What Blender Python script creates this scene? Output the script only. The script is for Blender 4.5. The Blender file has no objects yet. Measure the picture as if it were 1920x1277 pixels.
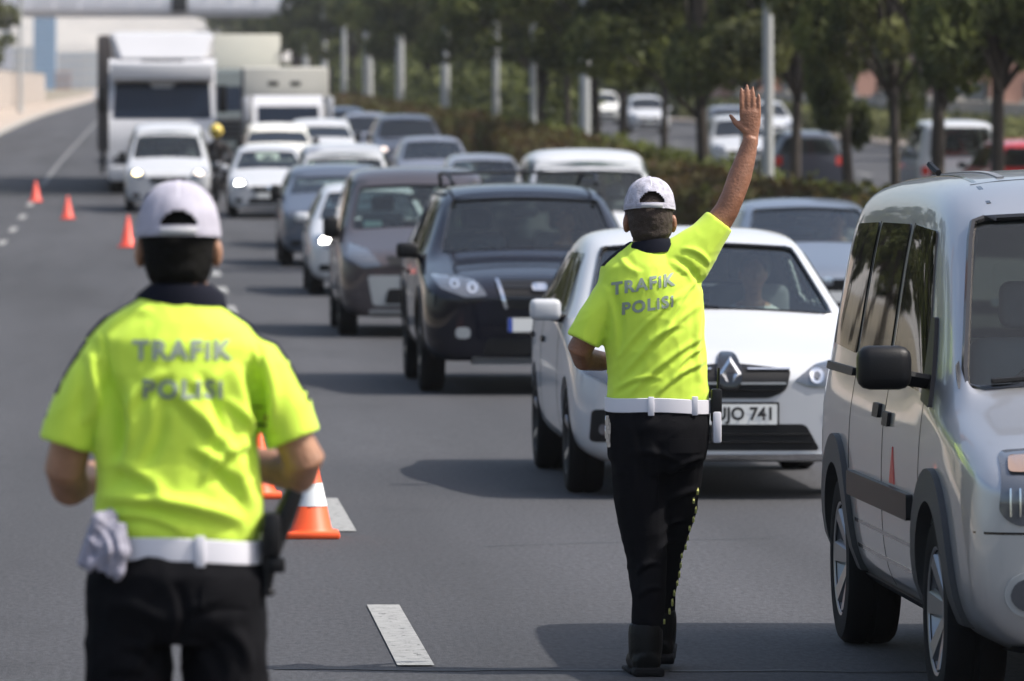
import bpy, bmesh, math, random
import numpy as np
from mathutils import Vector, Matrix, noise
from mathutils.bvhtree import BVHTree
random.seed(7); np.random.seed(7)
S = bpy.context.scene
C = S.collection
PI = math.pi

# ---------------------------------------------------------------- camera, world, sun, exposure
F, X0, Y0, H = 10667.0, 285.0, 335.0, 1.78      # focal length in photo pixels, vanishing point, eye height
cam = bpy.data.cameras.new('camera'); co = bpy.data.objects.new('camera', cam); C.objects.link(co)
co.location = (0, 0, H); co.rotation_euler = (PI/2, 0, 0)
cam.sensor_width = 36; cam.lens = 200
cam.shift_x = (960-X0)/1920; cam.shift_y = -(638.5-Y0)/1920
cam.clip_start = 0.5; cam.clip_end = 12000
cam.dof.use_dof = True; cam.dof.focus_distance = 21.5; cam.dof.aperture_fstop = 5.9
S.camera = co
SUN = Vector((0.76, -0.13, 1.0)).normalized()
el = math.asin(SUN.z); az = math.atan2(SUN.x, SUN.y)
w = bpy.data.worlds.new('World'); S.world = w; w.use_nodes = True
nt = w.node_tree; bg = nt.nodes['Background']
sky = nt.nodes.new('ShaderNodeTexSky'); sky.sky_type = 'NISHITA'; sky.sun_disc = False
sky.sun_elevation = el; sky.sun_rotation = az; sky.air_density = 1.2; sky.dust_density = 4.0; sky.ozone_density = 1.0
nt.links.new(sky.outputs[0], bg.inputs[0]); bg.inputs[1].default_value = 0.15
sl = bpy.data.lights.new('sun', 'SUN'); so = bpy.data.objects.new('sun', sl); C.objects.link(so)
sl.energy = 4.0; sl.angle = math.radians(0.55); sl.color = (1.0, 0.955, 0.89)
so.rotation_euler = SUN.to_track_quat('Z', 'Y').to_euler(); so.location = (20, 10, 40)
S.view_settings.view_transform = 'Standard'; S.view_settings.look = 'None'
S.view_settings.exposure = 0.5; S.view_settings.gamma = 1.0; S.view_settings.use_curve_mapping = False
S.cycles.use_denoising = True
S.cycles.max_bounces = 6; S.cycles.transparent_max_bounces = 12

# ---------------------------------------------------------------- road profile
_PY = [-60, 0, 30, 46, 61, 76, 90, 105, 118, 133, 160, 200, 300, 450, 800, 1200, 6000]
_PZ = [0, 0, 0, .03, .10, .24, .42, .68, .98, 1.42, 2.10, 2.95, 4.95, 7.5, 13.4, 20, 20]
def _slopes():
    d = [(_PZ[i+1]-_PZ[i])/(_PY[i+1]-_PY[i]) for i in range(len(_PY)-1)]
    m = [0.0]
    for i in range(1, len(d)):
        m.append(0 if d[i-1]*d[i] <= 0 else 2*d[i-1]*d[i]/(d[i-1]+d[i]))
    return m+[0.0]
_M = _slopes()
def zr(Y):
    Y = max(_PY[0], min(_PY[-1], Y))
    i = 0
    while i < len(_PY)-2 and Y > _PY[i+1]: i += 1
    h = _PY[i+1]-_PY[i]; t = (Y-_PY[i])/h
    return ((2*t**3-3*t**2+1)*_PZ[i]+(t**3-2*t**2+t)*h*_M[i]+(-2*t**3+3*t**2)*_PZ[i+1]+(t**3-t**2)*h*_M[i+1])

# ---------------------------------------------------------------- materials
MATS = {}
def mat(name, col, rough=0.6, metal=0.0, var=0.0, scale=6.0, bump=0.0, bscale=40.0, coat=0.0, emit=None, espow=0, spec=0.5, sheen=0.0, dist=0.01):
    if name in MATS: return MATS[name]
    m = bpy.data.materials.new(name); m.use_nodes = True; MATS[name] = m
    n = m.node_tree; b = n.nodes['Principled BSDF']
    b.inputs['Base Color'].default_value = (*col, 1); b.inputs['Roughness'].default_value = rough
    b.inputs['Metallic'].default_value = metal; b.inputs['Coat Weight'].default_value = coat
    b.inputs['Coat Roughness'].default_value = 0.04; b.inputs['Specular IOR Level'].default_value = spec
    b.inputs['Sheen Weight'].default_value = sheen
    if emit: b.inputs['Emission Color'].default_value = (*emit, 1); b.inputs['Emission Strength'].default_value = espow
    tc = n.nodes.new('ShaderNodeTexCoord')
    if var > 0:
        nz = n.nodes.new('ShaderNodeTexNoise'); nz.inputs['Scale'].default_value = scale; nz.inputs['Detail'].default_value = 6
        n.links.new(tc.outputs['Object'], nz.inputs['Vector'])
        mr = n.nodes.new('ShaderNodeMapRange'); mr.inputs['From Min'].default_value = .25; mr.inputs['From Max'].default_value = .75
        mr.inputs['To Min'].default_value = 1-var; mr.inputs['To Max'].default_value = 1+var
        n.links.new(nz.outputs['Fac'], mr.inputs['Value'])
        mx = n.nodes.new('ShaderNodeMix'); mx.data_type = 'RGBA'; mx.blend_type = 'MULTIPLY'; mx.inputs['Factor'].default_value = 1
        mx.inputs['A'].default_value = (*col, 1); n.links.new(mr.outputs['Result'], mx.inputs['B'])
        n.links.new(mx.outputs['Result'], b.inputs['Base Color'])
    if bump > 0:
        nb = n.nodes.new('ShaderNodeTexNoise'); nb.inputs['Scale'].default_value = bscale; nb.inputs['Detail'].default_value = 4
        n.links.new(tc.outputs['Object'], nb.inputs['Vector'])
        bp = n.nodes.new('ShaderNodeBump'); bp.inputs['Strength'].default_value = bump; bp.inputs['Distance'].default_value = dist
        n.links.new(nb.outputs['Fac'], bp.inputs['Height']); n.links.new(bp.outputs['Normal'], b.inputs['Normal'])
    return m
def paint(name, col, metal=0.0, rough=0.35, coat=.8):
    m = mat(name, col, rough=rough, metal=metal, coat=coat, var=0.04, scale=1.5, spec=.05)
    return m
def glassmat(name, tint, transp, gloss=(1, 1, 1), rough=0.02, ior=1.5):
    if name in MATS: return MATS[name]
    m = bpy.data.materials.new(name); m.use_nodes = True; MATS[name] = m
    n = m.node_tree; n.nodes.clear()
    out = n.nodes.new('ShaderNodeOutputMaterial')
    tr = n.nodes.new('ShaderNodeBsdfTransparent'); tr.inputs[0].default_value = (*tint, 1)
    df = n.nodes.new('ShaderNodeBsdfDiffuse'); df.inputs[0].default_value = (tint[0]*.10, tint[1]*.10, tint[2]*.10, 1)
    gl = n.nodes.new('ShaderNodeBsdfGlossy'); gl.inputs['Roughness'].default_value = rough; gl.inputs[0].default_value = (*gloss, 1)
    a = n.nodes.new('ShaderNodeMixShader'); a.inputs[0].default_value = transp
    n.links.new(df.outputs[0], a.inputs[1]); n.links.new(tr.outputs[0], a.inputs[2])
    fr = n.nodes.new('ShaderNodeFresnel'); fr.inputs[0].default_value = ior
    b = n.nodes.new('ShaderNodeMixShader')
    n.links.new(fr.outputs[0], b.inputs[0]); n.links.new(a.outputs[0], b.inputs[1]); n.links.new(gl.outputs[0], b.inputs[2])
    n.links.new(b.outputs[0], out.inputs[0])
    return m

ASPH = mat('asphalt', (.050, .050, .055), rough=.85, bump=.5, bscale=120)
def asphalt_nodes(m, base):
    n = m.node_tree; b = n.nodes['Principled BSDF']; tc = [x for x in n.nodes if x.type == 'TEX_COORD'][0]
    g = n.nodes.new('ShaderNodeTexNoise'); g.inputs['Scale'].default_value = 42; g.inputs['Detail'].default_value = 8; g.inputs['Roughness'].default_value = .75
    l = n.nodes.new('ShaderNodeTexNoise'); l.inputs['Scale'].default_value = .5; l.inputs['Detail'].default_value = 5
    mp = n.nodes.new('ShaderNodeMapping'); mp.inputs['Scale'].default_value = (1.8, .12, 1)
    m0 = n.nodes.new('ShaderNodeMapping'); m0.inputs['Scale'].default_value = (1, .3, 1); n.links.new(tc.outputs['Object'], m0.inputs[0]); n.links.new(m0.outputs[0], g.inputs['Vector']); n.links.new(tc.outputs['Object'], mp.inputs[0]); n.links.new(mp.outputs[0], l.inputs['Vector'])
    v = n.nodes.new('ShaderNodeTexVoronoi'); v.inputs['Scale'].default_value = 38; n.links.new(tc.outputs['Object'], v.inputs['Vector'])
    r1 = n.nodes.new('ShaderNodeMapRange'); r1.inputs[1].default_value = .3; r1.inputs[2].default_value = .7; r1.inputs[3].default_value = .30; r1.inputs[4].default_value = 1.70
    r2 = n.nodes.new('ShaderNodeMapRange'); r2.inputs[1].default_value = .3; r2.inputs[2].default_value = .7; r2.inputs[3].default_value = .70; r2.inputs[4].default_value = 1.28
    r3 = n.nodes.new('ShaderNodeMapRange'); r3.inputs[1].default_value = 0; r3.inputs[2].default_value = .12; r3.inputs[3].default_value = 2.8; r3.inputs[4].default_value = 1.0
    n.links.new(g.outputs[0], r1.inputs[0]); n.links.new(l.outputs[0], r2.inputs[0]); n.links.new(v.outputs['Distance'], r3.inputs[0])
    st = n.nodes.new('ShaderNodeTexNoise'); st.inputs['Scale'].default_value = 1.0; st.inputs['Detail'].default_value = 3
    m2 = n.nodes.new('ShaderNodeMapping'); m2.inputs['Scale'].default_value = (.9, .35, 1); m2.inputs['Location'].default_value = (3, 7, 0)
    n.links.new(tc.outputs['Object'], m2.inputs[0]); n.links.new(m2.outputs[0], st.inputs['Vector'])
    r4 = n.nodes.new('ShaderNodeMapRange'); r4.inputs[1].default_value = .60; r4.inputs[2].default_value = .72; r4.inputs[3].default_value = 1.0; r4.inputs[4].default_value = .72
    n.links.new(st.outputs[0], r4.inputs[0]); e_ = n.nodes.new('ShaderNodeMath'); e_.operation = 'MULTIPLY'; n.links.new(r4.outputs[0], e_.inputs[0]); n.links.new(r2.outputs[0], e_.inputs[1])
    a = n.nodes.new('ShaderNodeMath'); a.operation = 'MULTIPLY'; c = n.nodes.new('ShaderNodeMath'); c.operation = 'MULTIPLY'
    n.links.new(r1.outputs[0], a.inputs[0]); n.links.new(e_.outputs[0], a.inputs[1]); n.links.new(a.outputs[0], c.inputs[0]); n.links.new(r3.outputs[0], c.inputs[1])
    mx = n.nodes.new('ShaderNodeMix'); mx.data_type = 'RGBA'; mx.blend_type = 'MULTIPLY'; mx.inputs['Factor'].default_value = 1
    mx.inputs['A'].default_value = (*base, 1); n.links.new(c.outputs[0], mx.inputs['B']); n.links.new(mx.outputs['Result'], b.inputs['Base Color'])
def chipped(m):
    n = m.node_tree; b = n.nodes['Principled BSDF']; src = b.inputs['Base Color'].links[0].from_socket
    tc = [x for x in n.nodes if x.type == 'TEX_COORD'][0]; nz = n.nodes.new('ShaderNodeTexNoise'); nz.inputs['Scale'].default_value = 26; nz.inputs['Detail'].default_value = 9; nz.inputs['Roughness'].default_value = .75
    mp = n.nodes.new('ShaderNodeMapping'); mp.inputs['Scale'].default_value = (1, .4, 1); n.links.new(tc.outputs['Object'], mp.inputs[0]); n.links.new(mp.outputs[0], nz.inputs['Vector'])
    mr = n.nodes.new('ShaderNodeMapRange'); mr.inputs[1].default_value = .36; mr.inputs[2].default_value = .44; n.links.new(nz.outputs[0], mr.inputs[0])
    mx = n.nodes.new('ShaderNodeMix'); mx.data_type = 'RGBA'; mx.inputs['A'].default_value = (.06, .06, .06, 1); n.links.new(mr.outputs[0], mx.inputs['Factor']); n.links.new(src, mx.inputs['B']); n.links.new(mx.outputs['Result'], b.inputs['Base Color'])
asphalt_nodes(ASPH, (.037, .0375, .0425))
ASPH2 = mat('asphalt_shaded', (.022, .022, .025), rough=.8, bump=.4, bscale=120); asphalt_nodes(ASPH2, (.014, .014, .016))  # darkened asphalt colour for the painted shade band
LINE = mat('road_paint', (.25, .25, .24), rough=.7, var=.22, scale=18, bump=.3, bscale=90)
BLACKP = mat('black_plastic', (.007, .007, .008), rough=.45, spec=.25, bump=.1, bscale=200)
BLACKG = mat('black_gloss', (.008, .008, .009), rough=.15, coat=.5)
RUBBER = mat('rubber', (.008, .008, .009), rough=.8, spec=.15, bump=.2, bscale=150, var=.2)
CHROME = mat('chrome', (.75, .76, .78), rough=.15, metal=1)
ALLOY = mat('alloy', (.30, .305, .32), rough=.35, metal=.9)
LENS = mat('lamp_lens', (.11, .12, .14), rough=.12, metal=.4, coat=1)
LAMPDARK = mat('lamp_dark', (.05, .055, .065), rough=.1, coat=1)
LIT = mat('lit_lamp', (1, 1, 1), emit=(1, .98, .9), espow=14)
LITY = mat('lit_lamp_yellow', (1, .9, .6), emit=(1, .80, .40), espow=7)
AMBER = mat('amber_lens', (.24, .155, .11), rough=.15, coat=1)
INTER = mat('interior_cloth', (.035, .037, .042), rough=.9)
SEAT = mat('seat_cloth', (.16, .165, .18), rough=.9, var=.2)
WSCREEN = glassmat('windscreen_glass', (.84, .95, .91), .95)
SIDEG = glassmat('tinted_glass', (.10, .11, .09), .55, (.7, .7, .7))
SIDEC = glassmat('clear_side_glass', (.55, .62, .58), .85, (.9, .9, .9))
PLATE = mat('plate_white', (.72, .72, .70), rough=.4)
PLATEB = mat('plate_blue', (.02, .06, .35), rough=.4)
INK = mat('plate_ink', (.01, .01, .012), rough=.5)
WHITEP = paint('white_paint', (.47, .48, .50))
SKIN = mat('skin', (.24, .105, .058), rough=.48, var=.28, scale=26, bump=.3, bscale=120)
LINE2 = mat('worn_road_paint', (.13, .13, .13), rough=.7, var=.3, scale=3)
SKIN2 = mat('skin_fair', (.33, .165, .095), rough=.48, var=.28, scale=26, bump=.3, bscale=120)
HIVIS = mat('hivis_cloth', (.62, .84, .065), rough=.8, sheen=.15, bump=.12, bscale=420, var=.05, scale=9, dist=.003)
NAVY = mat('navy_cloth', (.006, .007, .014), rough=.9, spec=.15)
TROUS = mat('trouser_cloth', (.0065, .0065, .008), rough=.9, sheen=0, spec=.06, bump=.3, bscale=260, dist=.004)
CAPW = mat('cap_cloth', (.38, .365, .43), rough=.9, bump=.5, bscale=220, var=.12, scale=22, dist=.004)
BELTW = mat('belt_white', (.66, .65, .70), rough=.5)
HAIR = mat('hair', (.004, .0035, .003), rough=.75, spec=.15, bump=.8, bscale=260)
LEATHER = mat('boot_leather', (.006, .006, .006), rough=.5, spec=.18, bump=.2, bscale=90)
PRINT = mat('reflective_print', (.26, .31, .25), rough=.5)
REFL = mat('reflective_yellow', (.55, .55, .18), rough=.35)
ORANGE = mat('cone_orange', (.85, .10, .018), rough=.5, var=.08)
CONEW = mat('cone_white', (.72, .74, .74), rough=.4)
RED_CONE = mat('cone_red', (.80, .085, .05), rough=.5)

# ---------------------------------------------------------------- mesh helpers
def tag(o, label=None, cat=None, group=None, kind=None):
    if label: o['label'] = label
    if cat: o['category'] = cat
    if group: o['group'] = group
    if kind: o['kind'] = kind
    return o
def empty(name, loc=(0, 0, 0), rz=0, rx=0):
    o = bpy.data.objects.new(name, None); C.objects.link(o); o.location = loc; o.rotation_euler = (rx, 0, rz); o.empty_display_size = .2
    return o
def link(name, me, mats, parent=None, smooth=True, angle=40):
    o = bpy.data.objects.new(name, me); C.objects.link(o)
    if not isinstance(mats, (list, tuple)): mats = [mats]
    me.materials.clear()
    for m in mats: me.materials.append(m)
    if smooth:
        me.shade_smooth()
        if angle: me.set_sharp_from_angle(angle=math.radians(angle))
    if parent: o.parent = parent
    return o
def fromb(name, bm, mats, parent=None, smooth=True, angle=40):
    bmesh.ops.recalc_face_normals(bm, faces=bm.faces)
    me = bpy.data.meshes.new(name); bm.to_mesh(me); bm.free()
    return link(name, me, mats, parent, smooth, angle)
def pyd(name, v, f, mats, parent=None, smooth=False, angle=40):
    me = bpy.data.meshes.new(name); me.from_pydata([tuple(a) for a in v], [], f); me.update()
    return link(name, me, mats, parent, smooth, angle)
def box(bm, lo, hi, bev=0.0, seg=2, M=None):
    r = bmesh.ops.create_cube(bm, size=1)
    vs = r['verts']
    for v in vs:
        v.co = Vector(((lo[0]+hi[0])/2+v.co.x*(hi[0]-lo[0]), (lo[1]+hi[1])/2+v.co.y*(hi[1]-lo[1]), (lo[2]+hi[2])/2+v.co.z*(hi[2]-lo[2])))
    if bev > 0:
        es = list({e for v in vs for e in v.link_edges})
        r2 = bmesh.ops.bevel(bm, geom=es, offset=bev, segments=seg, affect='EDGES', profile=.5)
        vs = list({v for f in r2['faces'] for v in f.verts} | {v for v in vs if v.is_valid})
    if M is not None:
        for v in vs: v.co = M @ v.co
    return vs
def boxo(name, lo, hi, m, parent=None, bev=0.01, seg=2):
    bm = bmesh.new(); box(bm, lo, hi, bev, seg); return fromb(name, bm, m, parent)
def tube(bm, pts, radii, seg=14, hint=(1, 0, 0), cap=True, mi=0):
    pts = [Vector(p) for p in pts]; rings = []
    n = len(pts)
    for i, p in enumerate(pts):
        t = (pts[min(i+1, n-1)]-pts[max(i-1, 0)]).normalized()
        h = Vector(hint); u = h-t*h.dot(t)
        if u.length < .15: h = Vector((0, 1, 0)); u = h-t*h.dot(t)
        u.normalize(); v = t.cross(u)
        r = radii[i] if isinstance(radii, (list, tuple)) and not isinstance(radii, tuple) else radii
        if not isinstance(r, (tuple, list)): r = (r, r)
        rings.append([bm.verts.new(p+u*(math.cos(a)*r[0])+v*(math.sin(a)*r[1])) for a in [2*PI*k/seg for k in range(seg)]])
    fs = []
    for a, b in zip(rings, rings[1:]):
        for k in range(seg):
            fs.append(bm.faces.new((a[k], a[(k+1) % seg], b[(k+1) % seg], b[k])))
    if cap:
        fs.append(bm.faces.new(rings[0][::-1])); fs.append(bm.faces.new(rings[-1]))
    for f in fs: f.material_index = mi
    return rings
def ellipsoid(bm, c, r, seg=20, M=None):
    g = bmesh.ops.create_uvsphere(bm, u_segments=seg, v_segments=seg//2+2, radius=1)
    for v in g['verts']:
        v.co = Vector((v.co.x*r[0], v.co.y*r[1], v.co.z*r[2]))
        if M is not None: v.co = M @ v.co
        v.co += Vector(c)
    return g['verts']
def lathe(name, prof, m, parent=None, seg=28, axis='z', loc=(0, 0, 0), angle=40):
    v, f = [], []
    for k in range(seg):
        a = 2*PI*k/seg; c, s = math.cos(a), math.sin(a)
        for r, h in prof:
            if axis == 'z': v.append((r*c+loc[0], r*s+loc[1], h+loc[2]))
            else: v.append((h+loc[0], r*c+loc[1], r*s+loc[2]))
    n = len(prof)
    for k in range(seg):
        k2 = (k+1) % seg
        for j in range(n-1):
            f.append((k*n+j, k2*n+j, k2*n+j+1, k*n+j+1))
    bm = bmesh.new()
    me = bpy.data.meshes.new(name); me.from_pydata(v, [], f); bm.from_mesh(me)
    bmesh.ops.remove_doubles(bm, verts=bm.verts, dist=1e-5); bpy.data.meshes.remove(me)
    return fromb(name, bm, m, parent, True, angle)
def baked(bm, mods):
    """evaluate a bmesh through modifiers, give back a mesh"""
    bmesh.ops.recalc_face_normals(bm, faces=bm.faces)
    me = bpy.data.meshes.new('tmp'); bm.to_mesh(me); bm.free()
    o = bpy.data.objects.new('tmp', me); C.objects.link(o)
    for typ, kw in mods:
        md = o.modifiers.new('m', typ)
        for k, val in kw.items(): setattr(md, k, val)
    dg = bpy.context.evaluated_depsgraph_get(); dg.update()
    r = bpy.data.meshes.new_from_object(o.evaluated_get(dg), depsgraph=dg)
    bpy.data.objects.remove(o); bpy.data.meshes.remove(me)
    return r
def bvh_of(me):
    return BVHTree.FromPolygons([v.co.copy() for v in me.vertices], [tuple(p.vertices) for p in me.polygons])
def rounded(poly, r, n=4):
    out = []; N = len(poly)
    for i in range(N):
        p = Vector(poly[i]); a = Vector(poly[i-1]); b = Vector(poly[(i+1) % N])
        da, db = (a-p), (b-p); q = min(r, da.length*.45, db.length*.45)
        p1 = p+da.normalized()*q; p2 = p+db.normalized()*q
        for k in range(n+1):
            t = k/n; out.append((p1*(1-t)**2+p*2*t*(1-t)+p2*t*t))
    return out
def patch(name, poly, axis, bvh, m, parent, off=.006, grid=.032, thick=.015, r=.02, mirror=False, text=None):
    """a panel that follows the body: outline drawn in the view along axis ('f' front, 'b' back, 'l' left side, 'r' right side)"""
    if text is None: poly = rounded(poly, r) if r > 0 else [Vector(p) for p in poly]
    bm = bmesh.new()
    if text is None:
        vs = [bm.verts.new((p[0], p[1], 0)) for p in poly]; bm.faces.new(vs)
        xs = [p[0] for p in poly]; ys = [p[1] for p in poly]
        for lo, hi, ax in ((min(xs), max(xs), 0), (min(ys), max(ys), 1)):
            k = max(1, int((hi-lo)/grid))
            for i in range(1, k):
                c = [0, 0, 0]; c[ax] = lo+(hi-lo)*i/k; nn = [0, 0, 0]; nn[ax] = 1
                bmesh.ops.bisect_plane(bm, geom=bm.verts[:]+bm.edges[:]+bm.faces[:], plane_co=c, plane_no=nn, dist=1e-6)
        bmesh.ops.triangulate(bm, faces=[f for f in bm.faces if len(f.verts) > 4])
    else:
        bm.from_mesh(text)
    D = {'f': Vector((0, 1, 0)), 'b': Vector((0, -1, 0)), 'l': Vector((1, 0, 0)), 'r': Vector((-1, 0, 0)), 't': Vector((0, 0, -1))}[axis]
    for v in bm.verts:
        a, b = v.co.x, v.co.y
        o = {'f': Vector((a, -3, b)), 'b': Vector((a, 9, b)), 'l': Vector((-3, a, b)), 'r': Vector((3, a, b)), 't': Vector((a, b, 5))}[axis]
        h = bvh.ray_cast(o, D)
        if h[0] is None:
            h2 = bvh.find_nearest(o+D*3); q = h2[0]
            if axis in 'fb': q = Vector((a, q.y, b))
            elif axis in 'lr': q = Vector((q.x, a, b))
            h = (q, -D)
        nn = h[1] if isinstance(h[1], Vector) and len(h) > 2 and h[1].length > .5 else -D
        if nn.dot(D) > 0: nn = -nn
        v.co = h[0]+(nn*.7-D*.3).normalized()*off
    top = bm.faces[:]
    if thick > 0:
        bnd = [e for e in bm.edges if e.is_boundary]
        g = bmesh.ops.extrude_edge_only(bm, edges=bnd)
        for v in [x for x in g['geom'] if isinstance(x, bmesh.types.BMVert)]: v.co += D*thick
    if mirror:
        for v in bm.verts: v.co.x = -v.co.x
    return fromb(name, bm, m, parent, True, 35)
def textmesh(s, size, bold=.0, align='CENTER', space=1.0):
    cu = bpy.data.curves.new('t', 'FONT'); cu.body = s; cu.size = size; cu.align_x = align; cu.align_y = 'CENTER'; cu.offset = bold; cu.resolution_u = 3; cu.space_character = space
    o = bpy.data.objects.new('t', cu); C.objects.link(o)
    dg = bpy.context.evaluated_depsgraph_get(); dg.update()
    me = bpy.data.meshes.new_from_object(o.evaluated_get(dg), depsgraph=dg)
    bpy.data.objects.remove(o); bpy.data.curves.remove(cu)
    return me
def mirrored(poly): return [(-x, z) for x, z in poly][::-1]
HAZE = 0.00016
chipped(LINE)
# ---------------------------------------------------------------- ground, roads, markings
def strip_mesh(name, x0, x1, ys, dz, m, kind='structure', side=None):
    v, f = [], []
    for Y in ys:
        z = zr(Y)+dz; v += [(x0, Y, z), (x1, Y, z)]
        if side is not None: v += [(x0, Y, z-side), (x1, Y, z-side)]
    k = 2 if side is None else 4
    for i in range(len(ys)-1):
        a, b = i*k, (i+1)*k
        f.append((a, a+1, b+1, b))
        if side is not None: f += [(a+2, a, b, b+2), (a+1, a+3, b+3, b+1)]
    o = pyd(name, v, f, m, smooth=False)
    if kind: tag(o, kind=kind)
    return o
YS = [-20, 0, 15]+[30+i*4 for i in range(45)]+[210+i*15 for i in range(40)]+[850, 1000, 1200]
GROUND = mat('dry_ground', (.20, .17, .12), rough=1, var=.35, scale=.4, bump=.5, bscale=5)
PAVE = mat('pavement', (.36, .30, .25), rough=.9, var=.15, scale=1.2, bump=.3, bscale=20)
KERB = mat('kerb_concrete', (.34, .33, .31), rough=.9, var=.2, scale=3)
CONC = mat('concrete', (.38, .37, .34), rough=.9, var=.15, scale=.6)
strip_mesh('ground', -600, 900, YS+[2500, 5000], -.06, GROUND)
strip_mesh('road', -6.1, 8.35, YS, 0, ASPH)
strip_mesh('opposite_road', 12.6, 25.6, YS, 0.0, ASPH)
strip_mesh('left_pavement', -9.6, -6.28, YS, .13, PAVE, side=.2)
strip_mesh('left_kerb', -6.28, -6.1, YS, .125, KERB, side=.2)
strip_mesh('median_kerb', 8.35, 8.55, YS, .13, KERB, side=.2)
strip_mesh('far_median_kerb', 12.4, 12.6, YS, .13, KERB, side=.2)
strip_mesh('median_soil', 8.55, 12.4, YS, .10, mat('median_soil', (.13, .10, .06), rough=1, var=.4, scale=1.5, bump=.6, bscale=8))
strip_mesh('far_pavement', 25.6, 29.5, YS, .13, PAVE, side=.2)
def dash(x0, x1, y0, y1, name='lane_marking', m=None):
    n = max(2, int((y1-y0)/2)+1); v, f = [], []
    for i in range(n+1):
        Y = y0+(y1-y0)*i/n; v += [(x0, Y, zr(Y)+.006), (x1, Y, zr(Y)+.006)]
    for i in range(n): f.append((2*i, 2*i+1, 2*i+3, 2*i+2))
    tag(pyd(name, v, f, m or LINE), kind='structure')
CRACK_SHADOW = mat('tar_shadow_line', (.012, .012, .013), rough=.6)
def seam(pts, w_=.012):  # thin dark line on the road: cracks, and one painted cast shadow
    v, f = [], []
    for i, (x, y) in enumerate(pts):
        dx, dy = (pts[min(i+1, len(pts)-1)][0]-pts[max(i-1, 0)][0], pts[min(i+1, len(pts)-1)][1]-pts[max(i-1, 0)][1]); l = math.hypot(dx, dy)
        v += [(x-dy/l*w_, y+dx/l*w_, zr(y)+.004), (x+dy/l*w_, y-dx/l*w_, zr(y)+.004)]
    for i in range(len(pts)-1): f.append((2*i, 2*i+1, 2*i+3, 2*i+2))
    tag(pyd('crack_shadow_line', v, f, CRACK_SHADOW), kind='structure')
_r = random.Random(21)
seam([(.45+2.6*i/30+_r.uniform(-.01, .01), 20.62+.02*math.sin(i*.7)+_r.uniform(-.02, .02)-.004*i) for i in range(31)], .016)  # walking officer's cast shadow, painted as a dark line left of his feet
for (x, y, n_, dx, dy) in ((-1.9, 24, 26, .02, .45), (.35, 33, 30, -.02, .5), (-4.5, 40, 24, .03, .8), (1.6, 27.5, 14, .10, .05), (-.6, 50, 30, 0.02, 1.1)):
    p_ = [(x, y)]
    for i in range(n_): p_.append((p_[-1][0]+dx+_r.uniform(-.05, .05), p_[-1][1]+dy*_r.uniform(.5, 1.2)))
    seam(p_, .006)
for k in range(-1, 48):
    y = 20.75+7.9*k
    dash(.895, 1.03, y, y+2.95)
for k in range(-1, 14):
    y = 22+7.9*k
    dash(-2.76, -2.62, y, y+2.6)
dash(-2.76, -2.64, 140, 600, 'lane_line', LINE2)
for k in range(0, 46):
    y = 24+7.9*k
    dash(4.55, 4.68, y, y+2.95)
for k in range(30): dash(18.9, 19.05, 60+9*k, 63+9*k)
dash(8.05, 8.2, -10, 600, 'edge_line')
strip_mesh('road_shade_band', -6.08, 8.0, [131.2, 133, 135, 137.5], .003, ASPH2)  # band of shade across the far road, painted as darker asphalt
strip_mesh('road_mid_band', -6.08, 8.0, [141.5, 144.5], .003, mat('asphalt_mid', (.04, .04, .043), rough=.8))  # plain mid-grey strip across the road, beyond the dark band

# ---------------------------------------------------------------- vehicles
def ring(y, w, zb, zm, zs, wb, zbelt, wr, zrl, wt, zt, zc):
    return [Vector((x, y, z)) for x, z in ((0, zb), (w*.8, zb), (w*.965, zb+.06), (w, zm), (w*.993, zs), (wb, zbelt), (wr, zrl), (wt, zt), (wt*.5, zc-.010), (0, zc))]
def hood(y, w, zb, zt, k=1.0, crown=.025):
    return ring(y, w, zb, zb+(zt-zb)*.40, zb+(zt-zb)*.70, w*.975, zt-.075*k, w*.93, zt-.025*k, w*.80, zt, zt+crown)
def body_mesh(st, glass_from, creases, lv):
    n = 10; bm = bmesh.new(); R = []
    cl = bm.edges.layers.float.new('crease_edge'); cv = bm.verts.layers.float.new('crease_vert')
    for s in st:
        right = [bm.verts.new(p) for p in s]
        left = [right[0]]+[bm.verts.new((-p.x, p.y, p.z)) for p in s[1:-1]]+[right[-1]]
        R.append((right, left))
    for i in (glass_from, glass_from+1):
        for sd in (0, 1): R[i][sd][7][cv] = .75
    for i in range(len(st)-1):
        for side in (0, 1):
            a, b = R[i][side], R[i+1][side]
            for k in range(n-1):
                q = (a[k], a[k+1], b[k+1], b[k]) if side == 0 else (a[k+1], a[k], b[k], b[k+1])
                f = bm.faces.new(q)
                f.material_index = 1 if (i == glass_from and k >= 7) else 0
    for e in (0, -1):
        r, l = R[e]
        for k in range(n-1):
            vs = [r[k], r[k+1], l[k+1], l[k]]
            vs = list(dict.fromkeys(vs))
            bm.faces.new(vs if e else vs[::-1])
    for e in bm.edges:
        mi = {f.material_index for f in e.link_faces}
        if len(mi) > 1: e[cl] = 1.0
        p = e.verts
    def cre(i, j, val):     # crease along the lengthwise line j between station i and i+1
        for side in (0, 1):
            e = bm.edges.get((R[i][side][j], R[i+1][side][j]))
            if e: e[cl] = max(e[cl], val)
    for i in range(len(st)-1):
        for j, val in creases: cre(i, j, val)
    return baked(bm, [('SUBSURF', dict(levels=lv, render_levels=lv))])
def split_mesh(me, pick):
    bm = bmesh.new(); bm.from_mesh(me)
    bmesh.ops.delete(bm, geom=[f for f in bm.faces if not pick(f)], context='FACES')
    bmesh.ops.delete(bm, geom=[v for v in bm.verts if not v.link_faces], context='VERTS')
    return bm
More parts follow.
